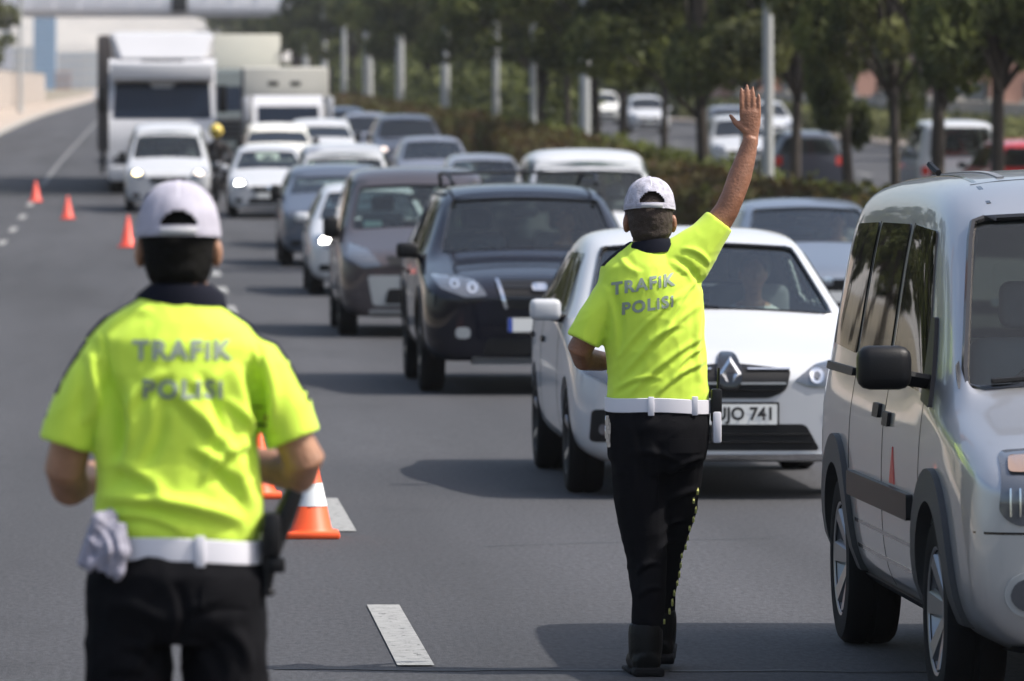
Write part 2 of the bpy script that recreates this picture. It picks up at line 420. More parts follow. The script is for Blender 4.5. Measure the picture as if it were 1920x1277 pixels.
def wheel(parent, x, y, R, wdt, side, style='alloy', flat=False):
    """side -1 left, +1 right; origin at the hub"""
    h = wdt/2; s = side
    prof = [(R*.62, -h*.85), (R*.70, -h), (R*.93, -h*.98), (R*.985, -h*.80), (R, -h*.55), (R, -h*.12), (R*.985, -h*.08), (R*.985, h*.08), (R, h*.12), (R, h*.55), (R*.985, h*.80), (R*.93, h*.98), (R*.70, h), (R*.62, h*.85)]
    t = lathe('wheel', prof, RUBBER, parent, seg=36, axis='x'); t.location = (x, y, R)
    rp = [(.0, s*h*.45), (R*.12, s*h*.50), (R*.16, s*h*.42), (R*.55, s*h*.30), (R*.60, s*h*.55), (R*.64, s*h*.92), (R*.67, s*h*.95), (R*.67, s*h*.4), (R*.62, -s*h*.7)]
    rim = lathe('rim', rp, mat('rim_dark', (.03, .03, .032), rough=.5) if style != 'cover' else ALLOY, t, seg=36, axis='x')
    bm = bmesh.new(); N = 7 if style == 'cover' else 5
    for k in range(N):
        a = 2*PI*k/N+.3
        M = Matrix.Rotation(a, 4, 'X')
        wd = R*.075 if style != 'cover' else R*.11
        vs = [(s*h*.46, -wd*.8, R*.08), (s*h*.46, wd*.8, R*.08), (s*h*.72, wd*1.4, R*.61), (s*h*.72, -wd*1.4, R*.61),
              (s*h*.62, -wd*.6, R*.08), (s*h*.62, wd*.6, R*.08), (s*h*.93, wd, R*.61), (s*h*.93, -wd, R*.61)]
        V = [bm.verts.new(M @ Vector(q)) for q in vs]
        for f in ((0, 1, 2, 3), (4, 5, 6, 7), (0, 4, 5, 1), (1, 5, 6, 2), (2, 6, 7, 3), (3, 7, 4, 0)): bm.faces.new([V[i] for i in f])
    fromb('spokes', bm, ALLOY, t, smooth=False)
    lp = [(0, s*h*.72), (R*.13, s*h*.70), (R*.15, s*h*.45)]
    lathe('hub_cap', lp, ALLOY, t, seg=20, axis='x')
    return t

def inside(poly, x, y):
    c = False; n = len(poly)
    for i in range(n):
        x0, y0 = poly[i]; x1, y1 = poly[i-1]
        if (y0 > y) != (y1 > y) and x < (x1-x0)*(y-y0)/(y1-y0)+x0: c = not c
    return c
def bowl(t, bvh, x, z, r):
    for s in (-1, 1):
        q = [(s*x+r*math.cos(a), z+r*math.sin(a)) for a in [2*PI*k/18 for k in range(18)]]
        o = patch('lamp_reflector', q, 'f', bvh, mat('reflector', (.62, .65, .70), rough=.2, metal=.8), t, off=.012, thick=.01, r=0, grid=.1)
        q = [(s*x+r*.45*math.cos(a), z+r*.45*math.sin(a)) for a in [2*PI*k/14 for k in range(14)]]
        patch('lamp_bulb', q, 'f', bvh, LENS, o, off=.016, thick=.01, r=0, grid=.1)
def car(name, label, cat, X, Y, col, p, lv=2, group=None, lit=None, rz=0.0, rear=False, extra=None):
    """X centre line, Y front bumper; the nose points at the camera (rear=True turns the car round)"""
    L, W, h = p['L'], p['W']/2, p['h']
    slope = math.atan2(zr(Y+L)-zr(Y), L)
    t = empty(name, (X, Y if not rear else Y+L, zr(Y if not rear else Y+L)), rz=(rz if not rear else PI+rz), rx=slope if not rear else -slope)
    tag(t, label, cat, group)
    zb, zn, zc = p.get('zb', .22), p['nose'], p['cowl']
    yc, yr, ye, yb = p['yc'], p['yr'], p['ye'], p['yb']
    zbt = p['belt']; wr = p['wr']; wg = p['wg']; ar = p.get('arc', .10)
    nw = p.get('nw', .74); hd = p.get('hdr', .10)
    zrb = p.get('rbelt', zbt+.02)
    st = [hood(0, W*nw, zb+.06, zn*.82, .5, .01), hood(.05, W*(nw+.16), zb+.01, zn*.90, .6, .012), hood(.20, W*.975, zb, zn*.97), hood(.34, W*.99, zb, zn+.01, 1, .03),
          hood(yc*.62+.1, W, zb, zn+(zc-zn)*.62, 1, .035),
          ring(yc, W, zb, zb+.32, zc-.26, W*.985, zc-.09, W*.90, zc-.02, wg, zc+.015, zc+.05),
          ring(yr, W, zb, zb+.32, zbt-.16, W*.965, zbt, wr, h-max(ar+.03, hd+.03), wr-.085, h-hd-.02, h-hd+.008),
          ring(yr+.35, W, zb, zb+.32, zbt-.16, W*.96, zbt, wr+.01, h-ar, wr-.07, h-.025, h+.008),
          ring((yr+ye)/2+.2, W, zb, zb+.32, zbt-.16, W*.96, zbt+.01, wr+.01, h-ar, wr-.07, h-.02, h+.012),
          ring(ye, W*.995, zb, zb+.34, zbt-.14, W*.955, zrb, wr, h-ar-.02, wr-.08, h-.04, h-.005)]
    if p['type'] == 'van':
        st += [ring(L-.10, W*.985, zb+.02, zb+.34, zbt-.14, W*.94, zrb, wr-.01, h-ar-.06, wr-.09, h-.08, h-.05),
               ring(L, W*.93, zb+.08, zb+.36, zbt-.14, W*.90, zrb-.02, wr-.06, h-ar-.16, wr-.16, h-.17, h-.15)]
    else:
        zt = p['boot']
        st += [ring(yb, W*.985, zb+.01, zb+.34, zt-.20, W*.95, zt-.06, W*.88, zt-.01, W*.76, zt+.01, zt+.03),
               ring(L-.08, W*.95, zb+.03, zb+.34, zt-.22, W*.92, zt-.09, W*.85, zt-.03, W*.72, zt-.01, zt+.0),
               ring(L, W*.86, zb+.10, zb+.34, zt-.24, W*.83, zt-.14, W*.76, zt-.09, W*.62, zt-.07, zt-.06)]
    me = body_mesh(st, 5, [(4, p.get('cr4', .25)), (5, .45), (6, .15), (1, .6)], lv)
    # wheel arches
    R = p['R']; yf, yw = p['yf'], p['yf']+p['wb']
    bmc = bmesh.new()
    for yy in (yf, yw):
        for s in (-1, 1):
            g = bmesh.ops.create_cone(bmc, cap_ends=True, segments=28, radius1=R+.045, radius2=R+.045, depth=.50)
            for v in g['verts']: v.co = Vector((v.co.z+s*(W-.02), v.co.x+yy, v.co.y+R+.005))
    for f in bmc.faces: f.material_index = 2
    mc = bpy.data.meshes.new('c'); bmc.to_mesh(mc); bmc.free(); oc = bpy.data.objects.new('c', mc); C.objects.link(oc)
    for q in range(3): mc.materials.append(None)
    bm = bmesh.new(); bm.from_mesh(me); 
    bvh = bvh_of(me)
    lining = split_mesh(me, lambda f: f.material_index == 0 and f.calc_center_median().z > .45 and .5 < f.calc_center_median().y < L-.15)
    me2 = baked(bm, [('BOOLEAN', dict(operation='DIFFERENCE', object=oc, solver='EXACT', material_mode='INDEX'))])
    bpy.data.objects.remove(oc)
    side_polys = [q[1] for q in p.get('side', []) if q[2] == 'glass']
    rearpoly = [(-wg*.9, zrb+.06), (wg*.9, zrb+.06), (wr*.82, h-.14), (-wr*.82, h-.14)]
    def opening(f):
        if lv < 2: return False
        c = f.calc_center_median(); nrm = f.normal
        if nrm.y > .35 and c.y > L-1.3 and all(inside(rearpoly, v.co.x, v.co.z) for v in f.verts): return True
        return abs(nrm.x) > .5 and any(all(inside(q, v.co.y, v.co.z) for v in f.verts) for q in side_polys)
    body = split_mesh(me2, lambda f: f.material_index != 1 and not opening(f))
    bl = [f for f in lining.faces if opening(f)]; bmesh.ops.delete(lining, geom=bl, context='FACES')
    for f in body.faces: f.material_index = 1 if f.material_index == 2 else 0
    low = p.get('clad')
    lowz = zb+.085
    for f in body.faces:
        c = f.calc_center_median()
        if f.material_index == 0 and c.z < lowz and abs(f.normal.z) > .5: f.material_index = 1
    bme = bpy.data.meshes.new('body'); body.to_mesh(bme); body.free()
    bo = link('body', bme, [col, BLACKP], t, True, 38)
    gl = split_mesh(me2, lambda f: f.material_index == 1)
    bnd = [e for e in gl.edges if e.is_boundary]
    pts = []
    if bnd:
        e = bnd[0]; v0 = v = e.verts[0]; seen = set()
        while e and e not in seen:
            seen.add(e); pts.append(v.co.copy()); v = e.other_vert(v)
            e = next((x for x in v.link_edges if x.is_boundary and x not in seen), None)
    for v in gl.verts: v.co += Vector((0, .006, -.006))
    gme = bpy.data.meshes.new('windscreen'); gl.to_mesh(gme); gl.free()
    link('windscreen', gme, WSCREEN, t, True, 0)
    if len(pts) > 6:
        bs = bmesh.new(); pts.append(pts[0]); tube(bs, pts, p.get('seal', .012), seg=6, cap=False); fromb('windscreen_seal', bs, BLACKG, t)
    for v in lining.verts: v.co -= v.normal*.035
    fromb('lining', lining, INTER, t)
    for yy in (yf, yw):
        for s in (-1, 1): wheel(t, s*(W-.115), yy, R, .205, s, p.get('wheel', 'alloy'))
    # inside
    zi = zc-.06
    boxo('dashboard', (-wg-.0, yc+.10, zi-.28), (wg+.0, yc+.52, zi-.02), mat('dash_plastic', (.03, .03, .033), rough=.8), t, .05, 3)
    if lv > 1:
        for sx in (-.37, .37):
            bs = bmesh.new(); ys = yr+.48
            box(bs, (sx-.24, ys, .5), (sx+.24, ys+.16, zi+.22), .06, 3); box(bs, (sx-.24, ys-.5, .4), (sx+.24, ys+.1, .58), .05, 3)
            so_ = fromb('seat', bs, SEAT, t); boxo('headrest', (sx-.13, ys+.03, zi+.25), (sx+.13, ys+.13, min(zi+.42, h-.12)), SEAT, so_, .04, 3)
        bs = bmesh.new(); tube(bs, [(-.37+.18*math.cos(a)*-1, yr+.02+.07*math.sin(a), zi-.02+.17*math.sin(a)) for a in [2*PI*k/18 for k in range(19)]], .014, seg=6, cap=False)
        fromb('steering_wheel', bs, BLACKP, t)
        boxo('inner_mirror', (-.11, yr+.0, h-hd-.16), (.11, yr+.04, h-hd-.09), BLACKP, t, .015)
    # mirrors
    mz = zbt+.05 if 'mz' not in p else p['mz']; my = yc+.30
    mc_ = col if p.get('mcol', True) else BLACKP
    mw, mh = p.get('msize', (.18, .125)); mo_ = p.get('mout', -.03)
    for s in (-1, 1):
        bs = bmesh.new(); box(bs, (W+mo_, my-.06, mz-mh/2), (W+mo_+mw, my+.05, mz+mh/2), min(mh, mw)*.28, 3)
        for v in bs.verts: v.co.x *= s
        mo = fromb('wing_mirror', bs, mc_, t)
        bs = bmesh.new(); tube(bs, [(s*(W-.10), my+.02, mz-.06), (s*(W+.08), my, mz-.03)], (.03, .02), seg=8); fromb('mirror_arm', bs, BLACKP, mo)
    # lamps, grille, plate from the vehicle's own front drawing
    for part in p['front']:
        nm, poly, mname, kw = part
        kw = dict(kw); both = kw.pop('both', False); litm = kw.pop('lamp', False)
        mm = {'lens': LENS, 'dark': BLACKP, 'gloss': BLACKG, 'chrome': CHROME, 'body': col, 'lampdark': LAMPDARK, 'silver': mat('silver_trim', (.40, .41, .42), rough=.4, metal=.6), 'amber': AMBER, 'plate': PLATE, 'blue': PLATEB}[mname]
        o1 = patch(nm, poly, 'f', bvh, mm, t, **kw)
        if both: o2 = patch(nm, mirrored(poly), 'f', bvh, mm, t, **kw)
        if litm and lit:
            cx = sum(q[0] for q in poly)/len(poly); cz = sum(q[1] for q in poly)/len(poly)
            for s, mm2 in lit:
                q = bvh.ray_cast(Vector((s*cx, -3, cz)), Vector((0, 1, 0)))[0]
                bs = bmesh.new(); ellipsoid(bs, (s*cx, q.y-.01, cz), (.09, .03, .075), 12); fromb('lit_bulb', bs, mm2, t)
    for nm, poly, mname in p.get('side', []):
        mm = {'glass': SIDEG if p.get('tint') else SIDEC, 'dark': BLACKP, 'seam': BLACKG, 'body': col, 'silver': mat('silver_trim', (.40, .41, .42), rough=.4, metal=.6)}[mname]
        kw = dict(off=.006, thick=.02, r=.03) if mname == 'glass' else dict(off=.014, thick=.03, r=.01)
        if mname == 'seam': kw = dict(off=.0015, thick=.004, r=0)
        if nm == 'side_moulding': kw = dict(off=.025, thick=.04, r=.015)
        patch(nm, poly, 'l', bvh, mm, t, **kw); patch(nm, poly, 'r', bvh, mm, t, **kw)
    patch('rear_window', [(-wg*.9, zrb+.06), (wg*.9, zrb+.06), (wr*.82, h-.14), (-wr*.82, h-.14)], 'b', bvh, SIDEG if p.get('tint') else SIDEC, t, off=.006, r=.06)
    for s in (1, -1):
        patch('tail_lamp', [(s*(W*.72), .78), (s*W*.90, .78), (s*W*.90, .98), (s*W*.72, .98)][::s], 'b', bvh, mat('tail_red', (.45, .015, .01), rough=.2, coat=1), t, off=.008, r=.02)
    for b_ in p.get('bowls', []): bowl(t, bvh, *b_)
    if extra: extra(t, bvh, W, p)
    return t
def plate_text(t, s, z, y, size=.085):
    me = textmesh(s, size, .0025)
    for v in me.vertices: v.co = Vector((v.co.x*.95+.02, y, z+v.co.y))
    link('plate_number', me, INK, t, False)

def rect(x0, x1, z0, z1): return [(x0, z0), (x1, z0), (x1, z1), (x0, z1)]
def plate(z, w=.26, hh=.056): return [('plate_frame', rect(-w-.012, w+.012, z-hh-.012, z+hh+.012), 'dark', dict(off=.014, thick=.03, r=.008, grid=.3)), ('number_plate', rect(-w, w, z-hh, z+hh), 'plate', dict(off=.02, thick=.03, r=.008, grid=.3))]
def side_windows(p, van=False):
    yr, ye, zb_, h, yc = p['yr'], p['ye'], p['belt'], p['h'], p['yc']
    top = h-.155; b = zb_+.035
    A = yc+.38
    out = []
    mid = (yr+ye)/2+.12
    out.append(('side_window', [(A, b), (mid-.05, b), (mid-.05, top), (yr+.10, top)], 'glass'))
    if van:
        m2 = mid+(p['L']-.25-mid)*.5
        out.append(('side_window', [(mid+.03, b), (m2-.03, b), (m2-.05, top), (mid+.03, top)], 'glass'))
        out.append(('side_window', [(m2+.04, b), (p['L']-.28, b), (p['L']-.38, top), (m2+.02, top)], 'glass'))
    else:
        out.append(('side_window', [(mid+.03, b), (ye+.25, b+.02), (ye-.1, top), (mid+.03, top)], 'glass'))
    for yy in (A-.12, mid-.0, mid+.98 if not van else mid+.95):
        out.append(('door_seam', rect(yy-.004, yy+.004, .34, zb_-.0), 'seam'))
    for yy in (mid-.24, mid+.76): out.append(('door_handle', rect(yy, yy+.17, zb_-.17, zb_-.135), 'dark'))
    return out
SEDAN = dict(hdr=.10, type='sedan', L=4.35, W=1.73, h=1.49, nose=.80, cowl=.985, belt=.97, yc=1.12, yr=1.98, ye=3.30, yb=3.78, boot=1.05, wr=.645, wg=.70, R=.305, yf=.80, wb=2.60, zb=.20)
SEDAN['side'] = side_windows(SEDAN)
SUVP = dict(hdr=.12, tint=True, type='van', L=4.66, W=1.89, h=1.70, nose=.95, cowl=1.12, belt=1.10, yc=1.22, yr=1.92, ye=4.0, yb=4.4, wr=.70, wg=.74, R=.37, yf=.93, wb=2.70, zb=.27, mcol=False)
SUVP['side'] = side_windows(SUVP)+[('roof_rail_base', rect(2.2, 4.0, 1.60, 1.615), 'dark')]
MPV = dict(hdr=.20, type='van', L=4.21, W=1.83, h=1.80, nose=.93, cowl=1.12, belt=1.10, yc=.98, yr=1.62, ye=3.8, yb=4.1, wr=.725, wg=.745, R=.31, yf=.85, wb=2.70, zb=.22, mcol=False, msize=(.17, .24))
MPV['side'] = side_windows(MPV, True)
HATCH = dict(hdr=.12, type='van', L=4.0, W=1.70, h=1.47, nose=.78, cowl=.98, belt=.97, yc=1.02, yr=1.78, ye=3.3, yb=3.8, wr=.62, wg=.68, R=.30, yf=.80, wb=2.50, zb=.20)
HATCH['side'] = side_windows(HATCH)
# --- the white sedan beside the second officer
def front_sedan():
    P = [('headlamp', [(.355, .66), (.44, .625), (.64, .62), (.80, .70), (.79, .80), (.66, .785), (.48, .745)], 'lens', dict(off=.006, r=.02, both=True, grid=.03)),
         ('grille', [(-.345, .72), (-.31, .605), (-.22, .565), (.22, .565), (.31, .605), (.345, .72), (.0, .755)], 'dark', dict(off=.007, r=.03)),
         ('grille_bar', rect(-.34, -.10, .712, .720), 'chrome', dict(off=.02, thick=.03, r=.004, both=True)),
         ('grille_bar', rect(-.31, .31, .640, .652), 'silver', dict(off=.02, thick=.03, r=.004)),
         ('grille_bar', rect(-.28, .28, .604, .612), 'gloss', dict(off=.02, thick=.03, r=.004)),
         ('lower_intake', [(-.50, .275), (.50, .275), (.42, .42), (-.42, .42)], 'dark', dict(off=.006, r=.03)),
         ('intake_bar', rect(-.46, .46, .318, .328), 'gloss', dict(off=.02, thick=.03, r=.004)),
         ('intake_bar', rect(-.44, .44, .362, .372), 'gloss', dict(off=.02, thick=.03, r=.004)),
         ('bumper_trim', rect(-.56, .56, .232, .258), 'chrome', dict(off=.018, thick=.04, r=.008)),
         ('fog_recess', [(.58, .32), (.77, .32), (.76, .50), (.52, .50)], 'dark', dict(off=.006, r=.03, both=True)),
         ('fog_lamp', [(.65, .36), (.72, .36), (.72, .42), (.65, .42)], 'lens', dict(off=.015, r=.03, both=True)),
         ('emblem_mount', [(-.075, .70), (-.045, .80), (.045, .80), (.075, .70), (.05, .61), (-.05, .61)], 'gloss', dict(off=.022, thick=.04, r=.03))]
    return P+plate(.475)
def sedan_extra(t, bvh, W, p):
    # diamond ring emblem, twisted band
    bm = bmesh.new()
    y = bvh.ray_cast(Vector((0, -3, .70)), Vector((0, 1, 0)))[0].y-.035
    o = [(0, .095), (.062, 0), (0, -.095), (-.062, 0)]; n = [(0, .045), (.026, 0), (0, -.045), (-.026, 0)]
    V = [[bm.verts.new((a, y-dy, .70+b)) for a, b in q] for q, dy in ((o, 0), ([(a*.72, b*.72) for a, b in o], .014), (n, 0))]
    for a, b in zip(V, V[1:]):
        for k in range(4): bm.faces.new((a[k], a[(k+1) % 4], b[(k+1) % 4], b[k]))
    fromb('emblem', bm, CHROME, t, smooth=False)
    q = bvh.ray_cast(Vector((0, -3, .475)), Vector((0, 1, 0)))[0]
    plate_text(t, '34 UJO 741', .475, q.y-.0225, .098)
    patch('plate_band', rect(-.258, -.222, .422, .528), 'f', bvh, PLATEB, t, off=.0215, thick=.01, r=0)
    for s in (-1, 1):
        bs = bmesh.new(); tube(bs, [(s*.05, 1.11, 1.04), (s*.05-.30, 1.20, 1.062), (s*.05-.55, 1.30, 1.09)], .008, seg=6); fromb('wiper', bs, BLACKP, t)
    # person behind the wheel is out of the light: only the parcel and papers on the dashboard show
    boxo('dashboard_paper', (.18, 1.42, .935), (.40, 1.60, .945), mat('paper', (.7, .7, .68), rough=.8), t, 0)
SEDAN['front'] = front_sedan(); SEDAN['bowls'] = [(.485, .685, .040), (.60, .705, .040)]
car('sedan_car', 'white saloon with a diamond badge, right behind the officer with the raised hand', 'car', 3.20, 31.5, WHITEP, SEDAN, 3, extra=sedan_extra)

# --- silver van close on the right
VAN = dict(type='van', L=4.28, W=1.80, h=1.815, nose=.93, cowl=1.055, belt=1.05, yc=.82, yr=1.42, ye=3.9, yb=4.2, wr=.765, wg=.79, R=.325, yf=.84, wb=2.66, zb=.24, arc=.13, mcol=False, msize=(.185, .15), mz=1.135, wheel='cover', tint=True, hdr=.155, mout=.03, seal=.013, nw=.80)
top = 1.815-.20
VAN['side'] = [('side_window', [(1.18, 1.04), (2.12, 1.07), (2.12, top), (1.62, top-.02)], 'glass'),
               ('side_window', [(2.24, 1.09), (3.10, 1.11), (3.06, top), (2.24, top)], 'glass'),
               ('side_window', [(3.20, 1.12), (3.98, 1.14), (3.86, top-.01), (3.16, top)], 'glass'),
               ('side_moulding', rect(1.32, 3.02, .60, .69), 'dark'),
               ('sill_rib', rect(1.34, 3.0, .50, .515), 'seam'), ('sill_rib', rect(1.34, 3.0, .405, .42), 'seam'),
               ('sill_trim', rect(1.30, 3.05, .27, .31), 'dark'),
               ('door_seam', rect(1.20, 1.207, .32, 1.02), 'seam'), ('door_seam', rect(2.165, 2.173, .32, 1.62), 'seam'), ('door_seam', rect(3.14, 3.148, .69, 1.62), 'seam'),
               ('door_handle', rect(1.98, 2.13, .895, .945), 'dark'), ('door_handle', rect(2.26, 2.42, .915, .965), 'dark'),
               ('sliding_rail', rect(3.16, 4.05, 1.035, 1.065), 'dark'),
               ('mirror_corner', [(1.0, 1.0), (1.20, 1.02), (1.34, 1.30), (1.28, 1.30)], 'dark')]
def arch(yc_, R0, R1):
    a = [(-.15+1.30*PI*0)+PI*k/16 for k in range(17)]
    o = [(yc_+R1*math.cos(q), .33+R1*math.sin(q)) for q in [PI*k/18 for k in range(19)]]
    i = [(yc_+R0*math.cos(q), .33+R0*math.sin(q)) for q in [PI*k/18 for k in range(18, -1, -1)]]
    return [(yc_+R1*.97, .24)]+o+[(yc_-R1*.97, .24), (yc_-R0, .24)]+i+[(yc_+R0, .24)]
VAN['front'] = [('headlamp', [(.50, .67), (.74, .66), (.79, .70), (.77, .89), (.64, .90), (.50, .84)], 'lens', dict(off=.008, r=.03, both=True, grid=.03)),
                ('turn_lamp', [(.55, .825), (.755, .825), (.745, .872), (.62, .88)], 'amber', dict(off=.016, r=.015, both=True)),
                   ('lamp_flute', rect(0.600, 0.606, .69, .78), 'chrome', dict(off=.018, thick=.01, r=.003, both=True)),
                   ('lamp_flute', rect(0.630, 0.636, .69, .78), 'chrome', dict(off=.018, thick=.01, r=.003, both=True)),
                   ('lamp_flute', rect(0.660, 0.666, .69, .78), 'chrome', dict(off=.018, thick=.01, r=.003, both=True)),
                   ('lamp_flute', rect(0.690, 0.696, .69, .78), 'chrome', dict(off=.018, thick=.01, r=.003, both=True)),
                   ('lamp_flute', rect(0.720, 0.726, .69, .78), 'chrome', dict(off=.018, thick=.01, r=.003, both=True)),
                   ('lamp_flute', rect(0.750, 0.756, .69, .78), 'chrome', dict(off=.018, thick=.01, r=.003, both=True)),
   
                ('grille', rect(-.50, .50, .62, .80), 'dark', dict(off=.008, r=.04)),
                ('grille_bar', rect(-.50, .50, .70, .73), 'chrome', dict(off=.02, r=.01)),
                ('lower_intake', rect(-.52, .52, .30, .46), 'dark', dict(off=.008, r=.04)),
                ('bumper_seam', rect(-.86, .86, .632, .640), 'gloss', dict(off=.003, thick=.006, r=0)),
                ('bumper_lip', rect(-.74, .74, .25, .275), 'dark', dict(off=.01, r=.01))]+plate(.54)
def van_extra(t, bvh, W, p):
    bmA = mat('arch_plastic', (.035, .036, .038), rough=.6, bump=.1, bscale=200)
    for yy in (p['yf'], p['yf']+p['wb']):
        for ax in 'lr': patch('arch_flare', arch(yy, .365, .475), ax, bvh, bmA, t, off=.022, thick=.05, r=0, grid=.08)
    ring_ = lambda r: [(.70+r*math.cos(a), .44+r*math.sin(a)) for a in [2*PI*k/20 for k in range(20)]]
    for s in (1, -1):
        q = ring_(.072); q2 = ring_(.052)
        if s < 0: q, q2 = mirrored(q), mirrored(q2)
        o = patch('fog_lamp', q, 'f', bvh, mat('silver_trim', (.40, .41, .42), rough=.4, metal=.6), t, off=.02, r=0); patch('fog_glass', q2, 'f', bvh, LAMPDARK, o, off=.030, r=0)
    for x in (-.50, -.17, .17, .50):
        patch('roof_rib', rect(x-.012, x+.012, 1.95, 3.85), 't', bvh, mat('rib_grey', (.22, .225, .24), rough=.5, metal=.5), t, off=.006, thick=.012, r=0, grid=.2)  # ribs in a darker grey than the van's silver
    for s in (-1, 1):
        patch('roof_channel', rect(s*.60-.008, s*.60+.008, 1.55, 4.05), 't', bvh, BLACKG, t, off=.002, thick=.006, r=0, grid=.2)
    patch('roof_joint', rect(-.62, .62, 1.86, 1.868), 't', bvh, BLACKG, t, off=.002, thick=.006, r=0, grid=.1)
    patch('door_sticker', [(1.80, .70), (1.93, .70), (1.865, .83)], 'l', bvh, mat('sticker_red', (.55, .10, .08), rough=.6), t, off=.004, thick=.006, r=0)
    for (z0, z1) in ((.78, .80), (.90, .94)):
        pass
    bs = bmesh.new(); tube(bs, [(-.78, 1.52, 1.80), (-.80, 1.60, 1.83)], .012, seg=6); fromb('aerial', bs, BLACKP, t)
    for k, (a, b) in enumerate(((0.0, .35), (.35, .75))):
        bs = bmesh.new(); tube(bs, [(-.70+a*.9, .80, 1.10), (-.35+a*.9, .86, 1.125), (-.05+a*.9, .93, 1.16)], .010, seg=6); fromb('wiper', bs, BLACKP, t)
SILVER = paint('silver_paint', (.455, .455, .465), metal=.8, rough=.38)
car('silver_van', 'silver passenger van with black arches and black mirror at the right edge of the picture', 'van', 3.52, 18.3, SILVER, VAN, 3, extra=van_extra)

# --- dark SUV
SUVP['bowls'] = [(.54, .865, .045), (.68, .895, .040)]
SUVP['front'] = [('headlamp', [(.42, .80), (.60, .79), (.80, .86), (.86, .97), (.70, .965), (.50, .92)], 'lens', dict(off=.007, r=.03, both=True, grid=.03)),
                 ('grille', [(-.34, .93), (-.26, .70), (.26, .70), (.34, .93)], 'dark', dict(off=.008, r=.03)),
                 ('grille_trim', [(.325, .93), (.352, .93), (.285, .70), (.258, .70)], 'chrome', dict(off=.02, r=.01, both=True)),
                 ('grille_bar', rect(-.29, .29, .86, .870), 'gloss', dict(off=.016, r=.005)), ('grille_bar', rect(-.27, .27, .78, .790), 'gloss', dict(off=.016, r=.005)),
                 ('badge', rect(-.06, .06, .835, .89), 'chrome', dict(off=.03, r=.03)),
                 ('lower_intake', [(-.46, .33), (.46, .33), (.42, .46), (-.42, .46)], 'dark', dict(off=.007, r=.03)),
                 ('fog_lamp', [(.56, .46), (.68, .46), (.68, .55), (.56, .55)], 'silver', dict(off=.01, r=.04, both=True)),
                 ('skid_plate', rect(-.55, .55, .25, .315), 'silver', dict(off=.02, r=.02))]+plate(.57)
def suv_extra(t, bvh, W, p):
    for s in (-1, 1):
        bs = bmesh.new(); tube(bs, [(s*.60, 1.95, 1.70), (s*.62, 2.15, 1.775), (s*.62, 3.0, 1.79), (s*.62, 3.75, 1.775), (s*.60, 3.95, 1.69)], (.018), seg=8); fromb('roof_rail', bs, BLACKP, t)
    for yy in (2.3, 3.5):
        bs = bmesh.new(); tube(bs, [(-.62, yy, 1.785), (0, yy, 1.80), (.62, yy, 1.785)], (.022, .012), seg=8, hint=(0, 1, 0)); fromb('roof_bar', bs, BLACKP, t)
    for yy in (p['yf'], p['yf']+p['wb']):
        for ax in 'lr': patch('arch_flare', [(a, b+.06) for a, b in arch(yy, .41, .475)], ax, bvh, BLACKP, t, off=.015, thick=.04, r=0, grid=.1)
    q = bvh.ray_cast(Vector((0, -3, .57)), Vector((0, 1, 0)))[0]
    patch('plate_band', rect(-.258, -.222, .515, .625), 'f', bvh, PLATEB, t, off=.0215, thick=.01, r=0)
    boxo('dashboard_card', (-.60, 1.50, 1.08), (-.50, 1.52, 1.14), PLATE, t, 0)
NIGHT = paint('dark_blue_paint', (.006, .0065, .012), rough=.25, coat=.75)
car('suv_car', 'dark blue off-roader with black roof rails and chrome sided grille, beside the white saloon', 'car', 3.13, 45.9, NIGHT, SUVP, 3, extra=suv_extra)

M_AMB = 0
def gen_front(zh, zg, w, dark=True, skid=True, bright=False, zi=.30):
    """headlamps, grille, intake for the cars further back"""
    o = [('headlamp', [(w*.52, zh-.08), (w*.72, zh-.10), (w*.92, zh+.01), (w*.88, zh+.09), (w*.60, zh+.05)], 'lens', dict(off=.008, r=.03, both=True, lamp=True)),
         ('grille', [(-w*.45, zg+.06), (-w*.40, zg-.06), (w*.40, zg-.06), (w*.45, zg+.06)], 'dark', dict(off=.008, r=.02)),
         ('lower_intake', [(-w*.55, zi), (w*.55, zi), (w*.48, zi+.13), (-w*.48, zi+.13)], 'dark', dict(off=.007, r=.03)),
         ('fog_recess', [(w*.66, zi+.03), (w*.84, zi+.03), (w*.84, zi+.12), (w*.66, zi+.12)], 'dark', dict(off=.007, r=.03, both=True)),
         ('badge', rect(-.05, .05, zg+.0, zg+.07), 'chrome', dict(off=.02, r=.03))]
    if skid: o.append(('bumper_trim', rect(-w*.62, w*.62, zi-.07, zi-.025), 'silver', dict(off=.014, r=.01)))
    return o+plate((zg+zi)/2+.03)
# brown people carrier
M1 = dict(MPV); M1['front'] = [('headlamp', [(.46, .76), (.66, .74), (.84, .84), (.80, 1.0), (.62, .94)], 'lens', dict(off=.008, r=.03, both=True)),
    ('grille', [(-.42, .86), (-.38, .77), (.38, .77), (.42, .86)], 'dark', dict(off=.008, r=.02)), ('badge', rect(-.06, .06, .78, .87), 'chrome', dict(off=.02, r=.03)),
    ('bumper_panel', [(-.62, .66), (-.56, .34), (.56, .34), (.62, .66)], 'silver', dict(off=.012, r=.04)),
    ('lower_intake', [(-.44, .36), (.44, .36), (.40, .52), (-.40, .52)], 'dark', dict(off=.022, r=.03)), ('bumper_lip', rect(-.60, .60, .235, .30), 'silver', dict(off=.02, r=.01))]+plate(.60)
def mpv_extra(t, bvh, W, p):
    boxo('dashboard_card', (-.62, 1.12, 1.10), (-.42, 1.16, 1.22), mat('pale_green_card', (.45, .62, .55), rough=.7), t, .01)
BROWN = paint('brown_grey_paint', (.066, .056, .060), metal=.4, rough=.4)
car('people_carrier', 'brown-grey people carrier with a silver bumper, left of the dark off-roader', 'car', 2.90, 60.2, BROWN, M1, 3, extra=mpv_extra)
H1 = dict(HATCH); H1['front'] = gen_front(.72, .60, .85)
